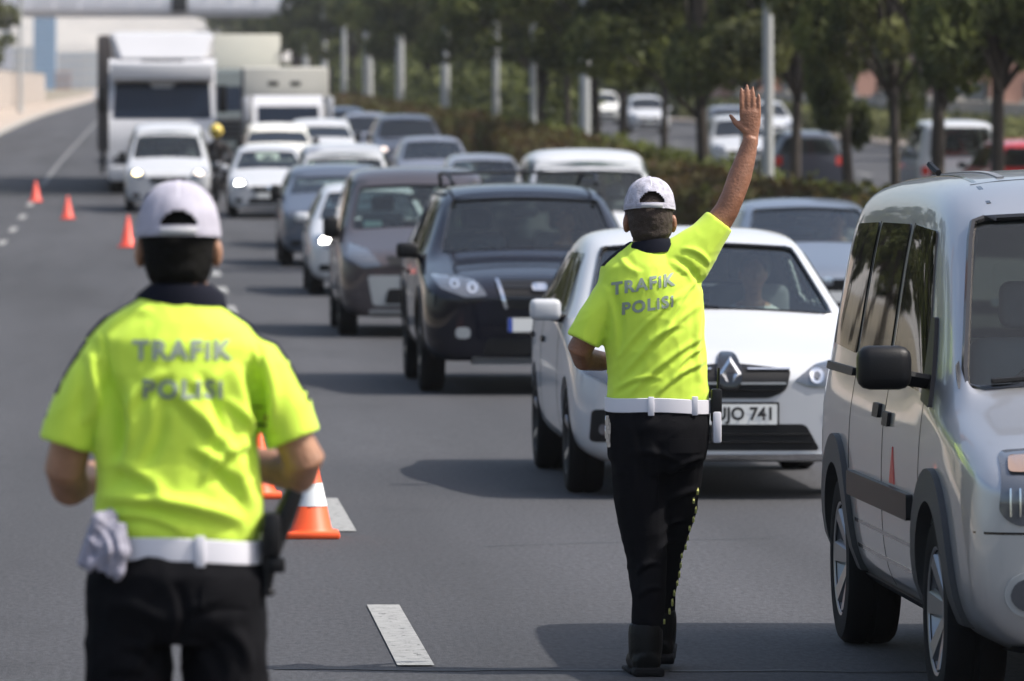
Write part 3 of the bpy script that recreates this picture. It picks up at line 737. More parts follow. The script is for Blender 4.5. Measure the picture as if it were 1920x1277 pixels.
LSILV = paint('light_silver_paint', (.55, .56, .58), metal=.3, rough=.4)
car('small_car', 'small silver car with one headlamp shining, partly behind the brown people carrier', 'car', 2.92, 75.0, LSILV, H1, 2, lit=[(-1, LIT)])
S2 = dict(MPV); S2['h'] = 1.58; S2['front'] = gen_front(.78, .66, .90)
S2['side'] = side_windows(S2, True)
BLUEG = paint('blue_grey_paint', (.10, .12, .16), metal=.4, rough=.4)
car('hatchback_car', 'blue-grey tall hatchback in the queue, just behind the small silver car', 'car', 2.92, 88.5, BLUEG, S2, 2)
V2 = dict(MPV); V2['W'] = 1.78; V2['wr'] = .72; V2['h'] = 1.80; V2['hdr'] = .26; V2['front'] = gen_front(.84, .70, .88); V2['side'] = side_windows(V2, True)
car('white_van', 'white panel van with a wide windscreen, behind the blue-grey hatchback', 'van', 3.38, 98.5, WHITEP, V2, 2)
H2 = dict(HATCH); H2['front'] = gen_front(.72, .60, .85)
car('white_car', 'white small car with one bright fog lamp, left of the white panel van', 'car', 2.42, 117, WHITEP, H2, 2, lit=[(-1, LIT)])
V3 = dict(MPV); V3['h'] = 1.86; V3['hdr'] = .26; V3['W'] = 1.84; V3['front'] = gen_front(.84, .70, .90); V3['side'] = side_windows(V3, True)
car('small_van', 'white small van with yellowish headlamps on, in front of the tall white lorry', 'van', .34, 120.5, WHITEP, V3, 2, lit=[(-1, LITY), (1, mat('lit_lamp_soft', (1, .9, .8), emit=(1, .85, .7), espow=2.5))])
H3 = dict(MPV); H3['h'] = 1.60; H3['front'] = gen_front(.78, .66, .88); H3['side'] = side_windows(H3, True); H3['W'] = 1.70
IVORY = paint('ivory_paint', (.72, .71, .66))
car('estate_car', 'ivory white car in the queue, directly in front of the beige box lorry', 'car', 3.0, 134.5, IVORY, H3, 1)
car('pickup_van', 'white car half hidden right of the ivory car before the beige lorry', 'car', 4.25, 141, WHITEP, dict(H3), 1)
# right-hand lane of the queue
V4 = dict(MPV); V4['h'] = 1.95; V4['hdr'] = .28; V4['W'] = 1.84; V4['wr'] = .76; V4['arc'] = .17; V4['front'] = gen_front(.86, .72, .9); V4['side'] = side_windows(V4, True)
car('minibus', 'white high-roofed van in the outer lane, above the dark off-roader', 'van', 5.62, 71.5, WHITEP, V4, 2)
S3 = dict(SEDAN); S3['front'] = gen_front(.72, .60, .86); S3['h'] = 1.47
STEEL = paint('steel_blue_paint', (.16, .19, .24), metal=.45, rough=.4)
car('blue_grey_car', 'steel blue saloon in the outer lane, between the white saloon and the hedge', 'car', 6.95, 58.5, STEEL, S3, 3)
S4 = dict(HATCH); S4['front'] = gen_front(.72, .60, .86); S4['h'] = 1.50
GREYL = paint('pale_grey_paint', (.42, .43, .46), metal=.3, rough=.4)
car('pale_grey_car', 'pale grey car mostly hidden behind the silver van', 'car', 7.45, 50.2, GREYL, S4, 2)
S5 = dict(HATCH); S5['front'] = gen_front(.72, .60, .86); S5['h'] = 1.55
car('white_hatchback', 'white hatchback in the outer lane, behind the brown people carrier roof', 'car', 6.10, 103, WHITEP, S5, 2)
GREYM = paint('mid_grey_paint', (.20, .21, .25), metal=.4, rough=.4)
S6 = dict(SEDAN); S6['front'] = gen_front(.72, .60, .86)
car('grey_saloon', 'grey saloon in the outer lane, next after the white hatchback', 'car', 6.2, 124, GREYM, S6, 2)
DARKG = paint('charcoal_paint', (.055, .058, .075), metal=.3, rough=.4)
S7 = dict(SUVP); S7['front'] = gen_front(.86, .74, .9); S7['side'] = SUVP['side']; S7['bowls'] = []
car('charcoal_suv', 'charcoal off-roader by the median hedge, behind the grey saloon', 'car', 6.4, 141, DARKG, S7, 1, lit=[(-1, mat('lit_lamp_pink', (1, .8, .7), emit=(1, .8, .7), espow=1.2))])
car('far_grey_car', 'grey-blue car far back in the outer lane, near the median hedge', 'car', 6.0, 157, GREYM, dict(S5), 1)
car('far_blue_car', 'dim blue car at the far end of the outer lane, beside the beige lorry', 'car', 5.9, 173, STEEL, dict(S5), 1)

# --- lorries
def lorry(name, label, X, Y, cabcol, boxcol, cabH, boxW, boxH, boxL, cabW=2.5, ws=(1.7, 2.6), fair=None, dx=0, marks=False, visor=True):
    t = empty(name, (X, Y, zr(Y)), rx=math.atan2(zr(Y+8)-zr(Y), 8)); tag(t, label, 'lorry')
    w2 = cabW/2
    prof = [(0, .35), (0, 1.2), (.04, ws[0]-.1), (.10, ws[0]), (.42, ws[1]), (.62, cabH-.08), (.9, cabH), (2.2, cabH), (2.2, .6), (1.9, .35)]
    bm = bmesh.new()
    a = [bm.verts.new((-w2, y, z)) for y, z in prof]; b = [bm.verts.new((w2, y, z)) for y, z in prof]
    n = len(prof)
    bm.faces.new(a); bm.faces.new(b[::-1])
    for k in range(n): bm.faces.new((a[k], b[k], b[(k+1) % n], a[(k+1) % n]))
    bmesh.ops.bevel(bm, geom=[e for e in bm.edges if abs(e.verts[0].co.x-e.verts[1].co.x) < .01 and e.calc_face_angle(0) > .3], offset=.10, segments=3, affect='EDGES')
    co_ = fromb('cab', bm, cabcol, t)
    bvh = bvh_of(co_.data)
    patch('windscreen', [(-w2*.92, ws[0]+.06), (w2*.92, ws[0]+.06), (w2*.88, ws[1]), (.32, ws[1]), (.22, ws[1]-.12), (-.22, ws[1]-.12), (-.32, ws[1]), (-w2*.88, ws[1])] if visor else rect(-w2*.86, w2*.86, ws[0]+.05, ws[1]), 'f', bvh, mat('dark_screen', (.008, .013, .024), rough=.08, spec=.35), t, off=.012, r=.05, grid=.3)
    if visor: boxo('sun_visor', (-w2*.96, .10, ws[1]+.06), (w2*.96, .50, min(ws[1]+.46, cabH-.05)), cabcol, t, .05)
    patch('grille', rect(-w2*.6, w2*.6, .75, 1.35), 'f', bvh, mat('lorry_grille', (.09, .09, .095), rough=.5), t, off=.012, r=.04)
    for k in range(4): boxo('grille_bar', (-w2*.58, -.05, .80+k*.14), (w2*.58, -.015, .86+k*.14), BLACKP, t, .008)
    boxo('bumper', (-w2, -.10, .30), (w2, .3, .66), cabcol, t, .06)
    for s in (-1, 1):
        patch('headlamp', rect(min(s*w2*.62, s*w2*.92), max(s*w2*.62, s*w2*.92), .70, .88), 'f', bvh, LENS, t, off=.02, r=.03)
        boxo('mirror', (s*(w2+.16)-.10, -.02, ws[0]+.2), (s*(w2+.16)+.10, .10, ws[0]+.85), BLACKP if visor else WHITEL, t, .03)
        bs = bmesh.new(); tube(bs, [(s*(w2-.02), .3, ws[0]+.8), (s*(w2+.16), .05, ws[0]+.82)], .025, seg=6); fromb('mirror_arm', bs, BLACKP, t)
        patch('side_window', [(.45, ws[0]+.05), (1.3, ws[0]+.05), (1.3, ws[1]-.05), (.62, ws[1]-.05)], 'l' if s < 0 else 'r', bvh, SIDEG, t, off=.01, r=.04)
    if fair:
        bm = bmesh.new(); f0, f1 = fair
        v = [bm.verts.new(p) for p in ((-w2*.80, .75, f0), (w2*.80, .75, f0), (w2*.96, 2.1, f0), (-w2*.96, 2.1, f0), (-w2*.98, 1.15, f1-.04), (w2*.98, 1.15, f1-.04), (w2, 2.1, f1), (-w2, 2.1, f1))]
        for f in ((0, 3, 2, 1), (4, 5, 6, 7), (0, 1, 5, 4), (1, 2, 6, 5), (2, 3, 7, 6), (3, 0, 4, 7)): bm.faces.new([v[i] for i in f])
        bmesh.ops.bevel(bm, geom=bm.edges[:], offset=.07, segments=2, affect='EDGES'); fromb('roof_fairing', bm, cabcol, t)
        boxo('fairing_slot', (-.5, .70, f0-.07), (.5, .80, f0-.0), BLACKP, t, .01)
    b0 = .95
    bo = boxo('cargo_box', (-boxW/2+dx, 2.45, b0), (boxW/2+dx, 2.45+boxL, boxH), boxcol, t, .03)
    for s in (-1, 1):
        for k in range(int(boxL/1.2)):
            boxo('side_post', (s*boxW/2+dx-.02, 2.55+k*1.2, b0+.05), (s*boxW/2+dx+.02, 2.63+k*1.2, boxH-.05), mat('box_trim', (.16, .15, .15), rough=.6), bo, 0)
    if marks:
        for x in (-.35, .25): boxo('vent', (x-.14, 2.42, boxH-.48), (x+.14, 2.46, boxH-.36), BLACKP, bo, .01)
        boxo('box_rail', (-boxW/2+dx, 2.40, boxH-.9), (boxW/2+dx, 2.46, boxH-.82), mat('box_trim', (.16, .15, .15), rough=.6), bo, 0)
    boxo('chassis', (-.45, 1.5, .55), (.45, 2.3+boxL, .94), BLACKP, t, .02)
    boxo('side_skirt', (-boxW/2+dx+.03, 4.2, .38), (-boxW/2+dx+.10, 1.3+boxL*.7, .92), mat('skirt', (.05, .05, .055), rough=.7), t, 0)
    for yy in (1.1, 1.6+boxL*.35, 1.9+boxL*.8, 1.9+boxL*.8+1.25):
        if yy+.6 > 2.45+boxL: continue
        for s in (-1, 1): wheel(t, s*(w2-.18), yy, .50, .32, s)
    return t
WHITEL = mat('lorry_white', (.55, .55, .57), rough=.4, coat=.3, var=.05, scale=.8)
TRAIL = mat('trailer_dark', (.10, .085, .08), rough=.7, var=.2, scale=.5)
CREAM = mat('lorry_cream', (.74, .71, .60), rough=.6, var=.05, scale=.8)
BEIGE = mat('lorry_beige', (.50, .48, .42), rough=.6, var=.08, scale=.9)
YELL = mat('lorry_grey_green', (.10, .12, .12), rough=.5, var=.1)
lorry('articulated_lorry', 'tall white articulated lorry with roof fairing and dark trailer, highest vehicle of the queue', .24, 133, WHITEL, TRAIL, 3.15, 2.72, 3.70, 12.5, dx=-.16, fair=(3.12, 3.78))
lorry('box_lorry', 'cream box lorry with dark cab, between the white lorry and the beige lorry', 2.45, 163, YELL, CREAM, 2.75, 2.55, 3.75, 7.5, cabW=2.2, ws=(1.5, 2.25), dx=0, visor=False)
lorry('small_box_lorry', 'beige box lorry with white cab roof, right of the cream box lorry', 3.62, 151, WHITEL, BEIGE, 2.08, 2.28, 2.82, 5.2, cabW=1.88, ws=(1.22, 1.80), visor=False, marks=True)

# --- opposite carriageway, seen from behind or front far off
def opp(name, label, cat, X, Y, col, p, lit=None, lv=1, rear=False):
    car(name, label, cat, X, Y, col, p, lv, lit=lit, rear=rear)
V5 = dict(V4); V5['side'] = V4['side']
opp('parked_van', 'white van on the far carriageway, seen between the dark trunks at right', 'van', 17.2, 121, WHITEP, V5, rear=True, lv=2)
REDP = paint('red_paint', (.38, .02, .02))
S8 = dict(S7)
opp('red_car', 'dark red car on the far carriageway at the right edge', 'car', 17.4, 112, REDP, S8, rear=True, lv=2)
opp('oncoming_car', 'white car with a shining headlamp on the far carriageway left of the raised hand', 'car', 20.3, 232, WHITEP, S5, lit=[(1, mat('lit_lamp_strong', (1, 1, 1), emit=(1, 1, .95), espow=40))])
opp('far_white_van', 'white van far up the other carriageway, between the lamp posts', 'van', 18.9, 330, WHITEP, V5)
opp('far_silver_car', 'silver car far up the other carriageway, right of the far white van', 'car', 19.3, 285, LSILV, S5)
opp('far_pale_car', 'pale car on the other carriageway, seen left of the light grey pole', 'car', 21.4, 268, IVORY, S5)
opp('dark_car', 'dark car on the far carriageway behind the thick tree trunk', 'car', 14.9, 129, DARKG, S5, rear=True)
opp('far_lane_car', 'white car at the far left end of the road', 'car', -3.9, 470, WHITEP, S5, lit=[(1, LIT)])
opp('far_lane_van', 'white van at the far end of the road beside the tall lorry', 'van', -1.6, 430, WHITEP, V5)

def driver(X, Y, z, lab, cloth):
    r = empty('person', (X, Y, z)); tag(r, lab, 'person')
    bm = bmesh.new()
    tube(bm, [(0, .10, .50), (0, .06, .75), (0, .02, 1.0), (0, 0, 1.08)], [(.17, .11), (.18, .11), (.20, .11), (.08, .07)], 16); tube(bm, [(0, 0, 1.05), (0, -.01, 1.16)], .055, 10)
    ellipsoid(bm, (0, -.02, 1.24), (.075, .095, .115), 16); ellipsoid(bm, (0, -.115, 1.23), (.012, .02, .02), 8)
    for s_ in (-1, 1):
        ellipsoid(bm, (s_*.078, 0, 1.235), (.012, .018, .03), 8); tube(bm, [(s_*.18, .0, 1.0), (s_*.24, -.12, .78), (s_*.13, -.42, .92)], [.05, .045, .035], 10); ellipsoid(bm, (s_*.13, -.45, .94), (.04, .05, .045), 10)
    link('body', skinmesh(bm, .012, 3), SKIN2, r, True, 0)
    bm = bmesh.new(); tube(bm, [(0, .10, .48), (0, .06, .75), (0, .02, 1.0), (0, 0, 1.07)], [(.19, .13), (.20, .13), (.225, .13), (.09, .08)], 16)
    for s_ in (-1, 1): tube(bm, [(s_*.18, .0, 1.0), (s_*.23, -.08, .85)], [.07, .06], 10)
    link('shirt', skinmesh(bm, .013, 3), cloth, r, True, 0)
    bm = bmesh.new(); ellipsoid(bm, (0, .005, 1.275), (.083, .098, .10), 16); link('hair', skinmesh(bm, .012, 2), HAIR, r, True, 0)
# ---------------------------------------------------------------- cones
def cone(name, label, X, Y, h=.42, sc=1.0, red=False):
    t = empty(name, (X, Y, zr(Y))); tag(t, label, 'traffic cone', 'traffic cones on the road')
    mo = RED_CONE if red else ORANGE
    b = h*.32
    bm = bmesh.new(); box(bm, (-b, -b, 0), (b, b, .035), .012, 2); fromb('base', bm, mo, t)
    r = lambda z: b*.80*(1-z/h)+.018*(z/h)
    zs = [.035, h*.34, h*.60, h*.97, h]
    lathe('body', [(r(.035)*1.12, .035), (r(.05), .05), (r(h*.97), h*.97), (r(h)*.6, h), (0, h)], mo, t, seg=24)
    if not red: lathe('reflective_band', [(r(h*.36)+.003, h*.36), (r(h*.62)+.003, h*.62)], CONEW, t, seg=24)
    return t
def conepx(name, label, px, py, h=.42, red=False):
    lo, hi = 5.0, 300.0
    for _ in range(60):
        m = (lo+hi)/2
        y = Y0+(H-zr(m))*F/m
        lo, hi = (m, hi) if y > py else (lo, m)
    return cone(name, label, (px-X0)*lo/F, lo, h, red=red)
conepx('traffic_cone', 'orange cone with white band at the right elbow of the nearer officer', 583, 1008, .44)
conepx('traffic_cone', 'orange cone tip showing between the nearer officer\'s arm and side', 486, 934, .40)
conepx('traffic_cone', 'red cone just left of the nearer officer\'s cap, closest of the three far cones', 240, 464, .56, True)
conepx('traffic_cone', 'red cone standing midway between the other two far cones', 127, 411, .48, True)
conepx('traffic_cone', 'red cone farthest left, on the lane markings', 67, 379, .48, True)

# ---------------------------------------------------------------- officers
CAP2 = mat('cap_mesh_cloth', (.40, .39, .45), rough=.9, var=.42, scale=38, bump=.6, bscale=160, dist=.005)
def capmesh(t, c, rx, ry, rz, arch_w, arch_z0, arch_z1, tilt=0, yaw=0, crum=.022):
    """peaked cap: six-panel dome with an arch opening at the back, strap, button and peak"""
    M = Matrix.Translation(Vector(c)) @ Matrix.Rotation(tilt, 4, 'X') @ Matrix.Rotation(yaw, 4, 'Z')
    bm = bmesh.new(); NA, NE = 96, 28; grid = []
    for j in range(NE+1):
        e = (j/NE)*PI/2
        ce, se = math.cos(e)**.80, math.sin(e)**.94
        row = []
        for i in range(NA):
            a = 2*PI*i/NA
            seam = 1-.014*math.exp(-((a*6/(2*PI)) % 1-.5)**2/.004) if False else 1-.016*math.exp(-(min((a*3/PI) % 1, 1-(a*3/PI) % 1)/.07)**2)*ce
            cr = 1+crum*noise.noise(Vector((math.cos(a)*3, math.sin(a)*3, e*3)))
            row.append(bm.verts.new(M @ Vector((rx*ce*math.cos(a)*seam*cr, ry*ce*math.sin(a)*seam*cr, rz*se))))
        grid.append(row)
    for j in range(NE):
        for i in range(NA):
            e = (j+.5)/NE*PI/2; a = 2*PI*(i+.5)/NA
            x = rx*math.cos(e)**.80*math.cos(a); z = rz*math.sin(e)**.94; y = math.sin(a)
            if y < 0 and arch_z0 < z < arch_z0+(arch_z1-arch_z0)*math.sqrt(max(0, 1-(x/(arch_w/2))**2)): continue
            bm.faces.new((grid[j][i], grid[j][(i+1) % NA], grid[j+1][(i+1) % NA], grid[j+1][i]))
    bmesh.ops.remove_doubles(bm, verts=bm.verts, dist=.0008)
    me = baked(bm, [('SOLIDIFY', dict(thickness=.0025, offset=1))])
    cap = link('cap', me, CAP2 if crum > .03 else CAPW, t, True, 60)
    bm = bmesh.new(); 
    pts = [M @ Vector((rx*1.003*math.cos(a), ry*1.003*math.sin(a), .010)) for a in [2*PI*k/48 for k in range(49)]]
    tube(bm, pts, (.010, .0025), seg=8, hint=(0, 0, 1), cap=False)
    for f in bm.faces: pass
    fromb('cap_band', bm, CAPW, cap)
    bm = bmesh.new(); pts = [M @ Vector((rx*1.035*math.cos(a), ry*1.035*math.sin(a), arch_z0*.45)) for a in [-PI/2-.42+.84*k/12 for k in range(13)]]
    tube(bm, pts, (arch_z0*.36, .004), seg=8, hint=(0, 0, 1)); fromb('cap_strap', bm, mat('strap_cloth', (.42, .42, .44), rough=.7), cap)
    bm = bmesh.new()
    for k in range(6):
        a = PI/2+k*PI/3; pp = []
        for j in range(2 if k != 3 else 9, 21):
            e = j/20*PI/2*.99; pp.append(M @ Vector((rx*1.0*math.cos(e)**.80*math.cos(a), ry*1.0*math.cos(e)**.80*math.sin(a), rz*math.sin(e)**.94+.001)))
        tube(bm, pp, .0022, 6)
    fromb('cap_seams', bm, mat('cap_piping', (.60, .58, .64), rough=.8), cap)
    bm = bmesh.new(); ellipsoid(bm, M @ Vector((0, 0, rz+.003)), (.008, .008, .004), 10); fromb('cap_button', bm, CAPW, cap)
    bm = bmesh.new(); g = []
    for i in range(17):
        a = PI*(.12+.76*i/16)
        for k, q in enumerate((1.0, 1.25, 1.5, 1.72)):
            ext = 1+(q-1)*(math.sin(a)**1.2)
            g.append(bm.verts.new(M @ Vector((rx*math.cos(a)*(1+(ext-1)*.25), ry*math.sin(a)*ext, .008-.03*(ext-1)-.10*abs(math.cos(a))**2*(ext-1)))))
    for i in range(16):
        for k in range(3): bm.faces.new((g[i*4+k], g[i*4+k+1], g[i*4+4+k+1], g[i*4+4+k]))
    me = baked(bm, [('SOLIDIFY', dict(thickness=.004))]); link('cap_peak', me, CAPW, cap)
    return M
def hand(bm, wrist, fwd, back, out, size=.185, curl=.15, spread=.04, thumb_side=1):
    """wrist position, fwd: direction of the fingers, back: direction the back of the hand faces; thumb leaves the palm on +/-out"""
    wrist, fwd, back = Vector(wrist), Vector(fwd).normalized(), Vector(back)
    back = (back-fwd*back.dot(fwd)).normalized(); side = fwd.cross(back).normalized()*thumb_side
    pl = size*.52
    tube(bm, [wrist-fwd*.03, wrist+fwd*.01, wrist+fwd*pl*.5, wrist+fwd*pl*.9, wrist+fwd*pl*1.02], [(.026, .019), (.029, .018), (.0375, .016), (.038, .0135), (.035, .010)], 14, hint=side)
    L = [.46, .51, .475, .36]
    for k in range(4):
        off = (.029-.0195*k)
        d = (fwd+side*(spread*(1.5-k))).normalized()
        r = [.0094, .0097, .0092, .0080][k]
        ln = size*L[k]; base = wrist+fwd*pl*(.97-.03*abs(k-1.2))+side*off*1.04
        p = [base-d*.025, base]
        cur = base; dd = d.copy()
        for j, q in enumerate((.45, .30, .25)):
            dd = (dd-back*(curl*(1+.5*j))).normalized(); cur = cur+dd*ln*q; p.append(cur.copy())
        tube(bm, p, [r*1.0, r*1.06, r*1.0, r*.92, r*.62], 10)
        ellipsoid(bm, p[-1], (r*.66,)*3, 10)
    tb = wrist+fwd*pl*.30+side*.026
    td = (fwd*.62+side*.75-back*.25).normalized()
    tube(bm, [tb-td*.02, tb+td*.012, tb+td*.038, tb+td*.038+(td+fwd*.6).normalized()*.030], [.015, .0135, .0105, .0070], 10)
    ellipsoid(bm, tb+td*.038+(td+fwd*.6).normalized()*.030, (.0072,)*3, 10)

def fold_shift(me, folds, amp_noise=.003, nscale=7, back_only=True, seedv=0, fine=.0028):
    n = len(me.vertices); co_ = np.zeros(n*3); me.vertices.foreach_get('co', co_); co_ = co_.reshape(-1, 3)
    no = np.zeros(n*3); me.vertices.foreach_get('normal', no); no = no.reshape(-1, 3)
    d = np.zeros(n)
    for (x0, z0, x1, z1, wd, am) in folds:
        ax, az_ = x1-x0, z1-z0; L2 = ax*ax+az_*az_; L = math.sqrt(L2)
        t = ((co_[:, 0]-x0)*ax+(co_[:, 2]-z0)*az_)/L2
        bend = .018*np.sin(t*PI)
        dist = ((co_[:, 0]-x0)*az_-(co_[:, 2]-z0)*ax)/L+bend
        fade = np.clip(np.sin(np.clip(t, 0, 1)*PI), 0, 1)**.6
        g = np.exp(-(dist/wd)**2)-.55*np.exp(-((dist-wd*1.5)/(wd*1.1))**2)
        d += am*g*fade*np.clip(.25-no[:, 1]*1.2, 0, 1)
    for i in range(n):
        p = Vector(co_[i]); q_ = noise.noise(Vector((p.x*5+p.z*4+seedv, p.y*4, p.z*9-p.x*6))); q2_ = noise.noise(Vector((p.x*16-p.z*9, p.y*12+seedv, p.z*10+p.x*8)))
        d[i] += fine*((1-abs(q_))**5-.35)+fine*.5*((1-abs(q2_))**4-.4)
        d[i] += amp_noise*noise.noise(Vector((p.x*nscale+seedv, p.y*nscale, p.z*nscale*.55)))+amp_noise*.5*noise.noise(Vector((p.x*nscale*2.6, p.y*nscale*2.6+seedv, p.z*nscale*1.3)))
    co_ += no*d[:, None]
    me.vertices.foreach_set('co', co_.ravel()); me.update()
def skinmesh(bm, vox, sm=4): return baked(bm, [('REMESH', dict(mode='VOXEL', voxel_size=vox)), ('SMOOTH', dict(factor=.5, iterations=sm))])
def boots(t, x, y, z=0, yaw=0, pitch=0):
    bm = bmesh.new()
    tube(bm, [(0, 0, .185), (0, 0, .15), (0, .0, .10), (0, .01, .06)], [(.058, .062), (.063, .068), (.062, .070), (.058, .066)], 16)
    tube(bm, [(0, -.065, .045), (0, -.04, .05), (0, .04, .055), (0, .12, .045), (0, .19, .038), (0, .215, .030)], [(.038, .036), (.053, .050), (.054, .058), (.056, .048), (.046, .036), (.028, .020)], 16, hint=(1, 0, 0))
    me = skinmesh(bm, .006, 4)
    M = Matrix.Translation((x, y, z)) @ Matrix.Rotation(yaw, 4, 'Z') @ Matrix.Rotation(pitch, 4, 'X')
    me.transform(M); o = link('boot', me, LEATHER, t, True, 0)
    bm = bmesh.new(); box(bm, (-.056, -.108, 0), (.056, -.02, .03), .01); box(bm, (-.058, -.015, .0), (.058, .22, .016), .007)
    for v in bm.verts: v.co = M @ v.co
    fromb('sole', bm, RUBBER, o)
def letters(t, bvh, s, x, z, size, shear=0.0, bold=.0023):
    me0 = textmesh(s, size, bold, space=1.18)
    bm = bmesh.new(); bm.from_mesh(me0)
    bmesh.ops.triangulate(bm, faces=bm.faces)
    bmesh.ops.subdivide_edges(bm, edges=[e for e in bm.edges if e.calc_length() > .008], cuts=3)
    for v in bm.verts: v.co = Vector((v.co.x+x, v.co.y+z+shear*v.co.x, 0))
    me = bpy.data.meshes.new('t'); bm.to_mesh(me); bm.free()
    return patch('back_lettering', None, 'f', bvh, PRINT, t, off=.0022, thick=0, text=me)

def officer(name, label, X, Y, sc, d):
    t = empty(name, (X, Y, zr(Y))); tag(t, label, 'person')
    # body
    bm = bmesh.new(); hx, hy, hz = d['head']
    ellipsoid(bm, (hx, hy, hz), (.077, .098, .108), 28)
    ellipsoid(bm, (hx, hy+.035, hz-.055), (.058, .065, .065), 20)           # jaw
    ellipsoid(bm, (hx, hy+.100, hz-.020), (.014, .022, .022), 12)           # nose
    ellipsoid(bm, (hx, hy+.085, hz-.062), (.026, .014, .010), 12)           # mouth
    for s in (-1, 1):
        ellipsoid(bm, (hx+s*.084, hy-.008, hz-.022), (.013, .020, .034), 12, M=Matrix.Rotation(s*.35, 4, 'Z'))
        ellipsoid(bm, (hx+s*.032, hy+.082, hz+.012), (.014, .010, .009), 10)
    nx, nz = d['neck']
    tube(bm, [(nx, .0, nz-.06), (nx, .0, nz), (hx*.6+nx*.4, hy-.02, nz+.06), (hx, hy-.005, hz-.04)], [(.075, .070), (.060, .060), (.058, .060), (.060, .065)], 20)
    tube(bm, [(c, 0, z) for z, c, h_, q in d['torso']], [(h_*.78, q*.76) for z, c, h_, q in d['torso']], 20)
    for side, A in d['arms'].items():
        tube(bm, A['p'], A['r'], 16)
        hand(bm, *A['hand'][:3], None, **A['hand'][3])
    for Lg in d['legs']: tube(bm, Lg['p'], [(r[0]*.82, r[1]*.82) for r in Lg['r']], 14)
    link('body', skinmesh(bm, .0046, 3), d['skin'], t, True, 0)
    # hair
    bm = bmesh.new()
    ellipsoid(bm, (hx, hy-.012, hz+.012), (.083, .096, .105), 28)
    tube(bm, [(hx, hy-.035, hz-.01), (hx, hy-.040, hz-.06), (hx*.7+nx*.3, hy-.030, hz-d['hairlow'])], [(.081, .066), (.074, .058), (.055, .042)], 20)
    me = skinmesh(bm, .006, 3)
    for v in me.vertices:
        if v.co.y > hy+.02 and v.co.z < hz+.03: v.co.y = hy+.02
        v.co += v.normal*(.003*noise.noise(v.co*90)+.003*noise.noise(v.co*35))
    link('hair', me, d['hairmat'], t, True, 0)
    # shirt
    bm = bmesh.new()
    tube(bm, [(c, 0, z) for z, c, h_, q in d['torso']], [(h_, q) for z, c, h_, q in d['torso']], 28)
    for sl in d['sleeves']: tube(bm, sl['p'], sl['r'], 22, hint=sl.get('hint', (1, 0, 0)))
    me = skinmesh(bm, .0062, d.get('sm', 7))
    fold_shift(me, [(a, b, c, e, w_, am*d.get('fk', 1)) for a, b, c, e, w_, am in d['folds']], .0045, 7, seedv=hx*10)
    sh = link('shirt', me, [HIVIS, NAVY], t, True, 0)
    bvh = bvh_of(me)
    for p in me.polygons:
        c = p.center
        if (c.y > .028 or (p.normal.z > .40 and c.y > -.034 and abs(c.x-nx) > .06)) and c.z > d['navy'](c.x): p.material_index = 1
    for s_, x, z, size, shr in d['print']: letters(sh, bvh, s_, x, z, size, shr)
    # hem turn-up rolls
    z0, c0, h0, q0 = d['torso'][1]
    # collar
    bm = bmesh.new(); cz = d['collar']
    N = 40; rows = [(1.04, cz-.012), (1.03, cz+.012), (.96, cz+.036), (.88, cz+.032), (.88, cz-.005)]
    g = []
    for rr, z in rows:
        g.append([bm.verts.new((nx+(.088-.9*max(0, z-cz)*.35)*rr*math.cos(a)*(1.12 if z < cz+.02 else .92), -.002+.078*rr*math.sin(a), z+(-.030*math.sin(a) if math.sin(a) > 0 else 0)+d.get('colshear', 0)*math.cos(a)*.08)) for a in [2*PI*k/N for k in range(N)]])
    for a, b in zip(g, g[1:]):
        for k in range(N): bm.faces.new((a[k], a[(k+1) % N], b[(k+1) % N], b[k]))
    fromb('collar', bm, NAVY, sh)
    for side, e in d.get('epaulettes', {}).items():
        bm = bmesh.new(); tube(bm, e, (.006, .026), seg=10, hint=(0, 0, 1)); fromb('epaulette', bm, NAVY, sh)
    # trousers
    bm = bmesh.new()
    tube(bm, [(c, y, z) for z, c, y, h_, q in d['hips']], [(h_, q) for z, c, y, h_, q in d['hips']], 26)
    for Lg in d['legs']: tube(bm, Lg['p'], Lg['r'], 20)
    me = skinmesh(bm, .0075, 5)
    fold_shift(me, [(a, b, c, e, w_, am*1.15) for a, b, c, e, w_, am in d['tfolds']], .008, 8, seedv=3, fine=.004)
    tr = link('trousers', me, TROUS, t, True, 0); tb = bvh_of(me)
    if 'pocket' in d:
        for pk in d['pocket']: patch('pocket', pk, 'f', tb, TROUS, tr, off=.004, thick=.006, r=.008, grid=.02)
    # belt
    z, c, h_, q = d['belt']; bm = bmesh.new(); N = 48; g = []
    for rr, zz in ((1, z-.026), (1.03, z-.024), (1.035, z), (1.03, z+.024), (1, z+.026)):
        g.append([bm.verts.new((c+h_*rr*math.cos(a), q*rr*math.sin(a), zz+d.get('beltshear', 0)*math.cos(a)+.003*math.sin(a*3))) for a in [2*PI*k/N for k in range(N)]])
    for a, b in zip(g, g[1:]):
        for k in range(N): bm.faces.new((a[k], a[(k+1) % N], b[(k+1) % N], b[k]))
    be = fromb('belt', bm, BELTW, t)
    for lx in d['loops']:
        yy = -q*1.045*math.sqrt(max(0, 1-((lx-c)/h_)**2))
        boxo('belt_loop', (lx-.011, yy-.008, z-.034), (lx+.011, yy+.003, z+.034), BELTW, be, .003)
    for Bt in d['boots']: boots(t, *Bt)
    capmesh(t, *d['cap'])
    return t, sh, tr, bvh, tb

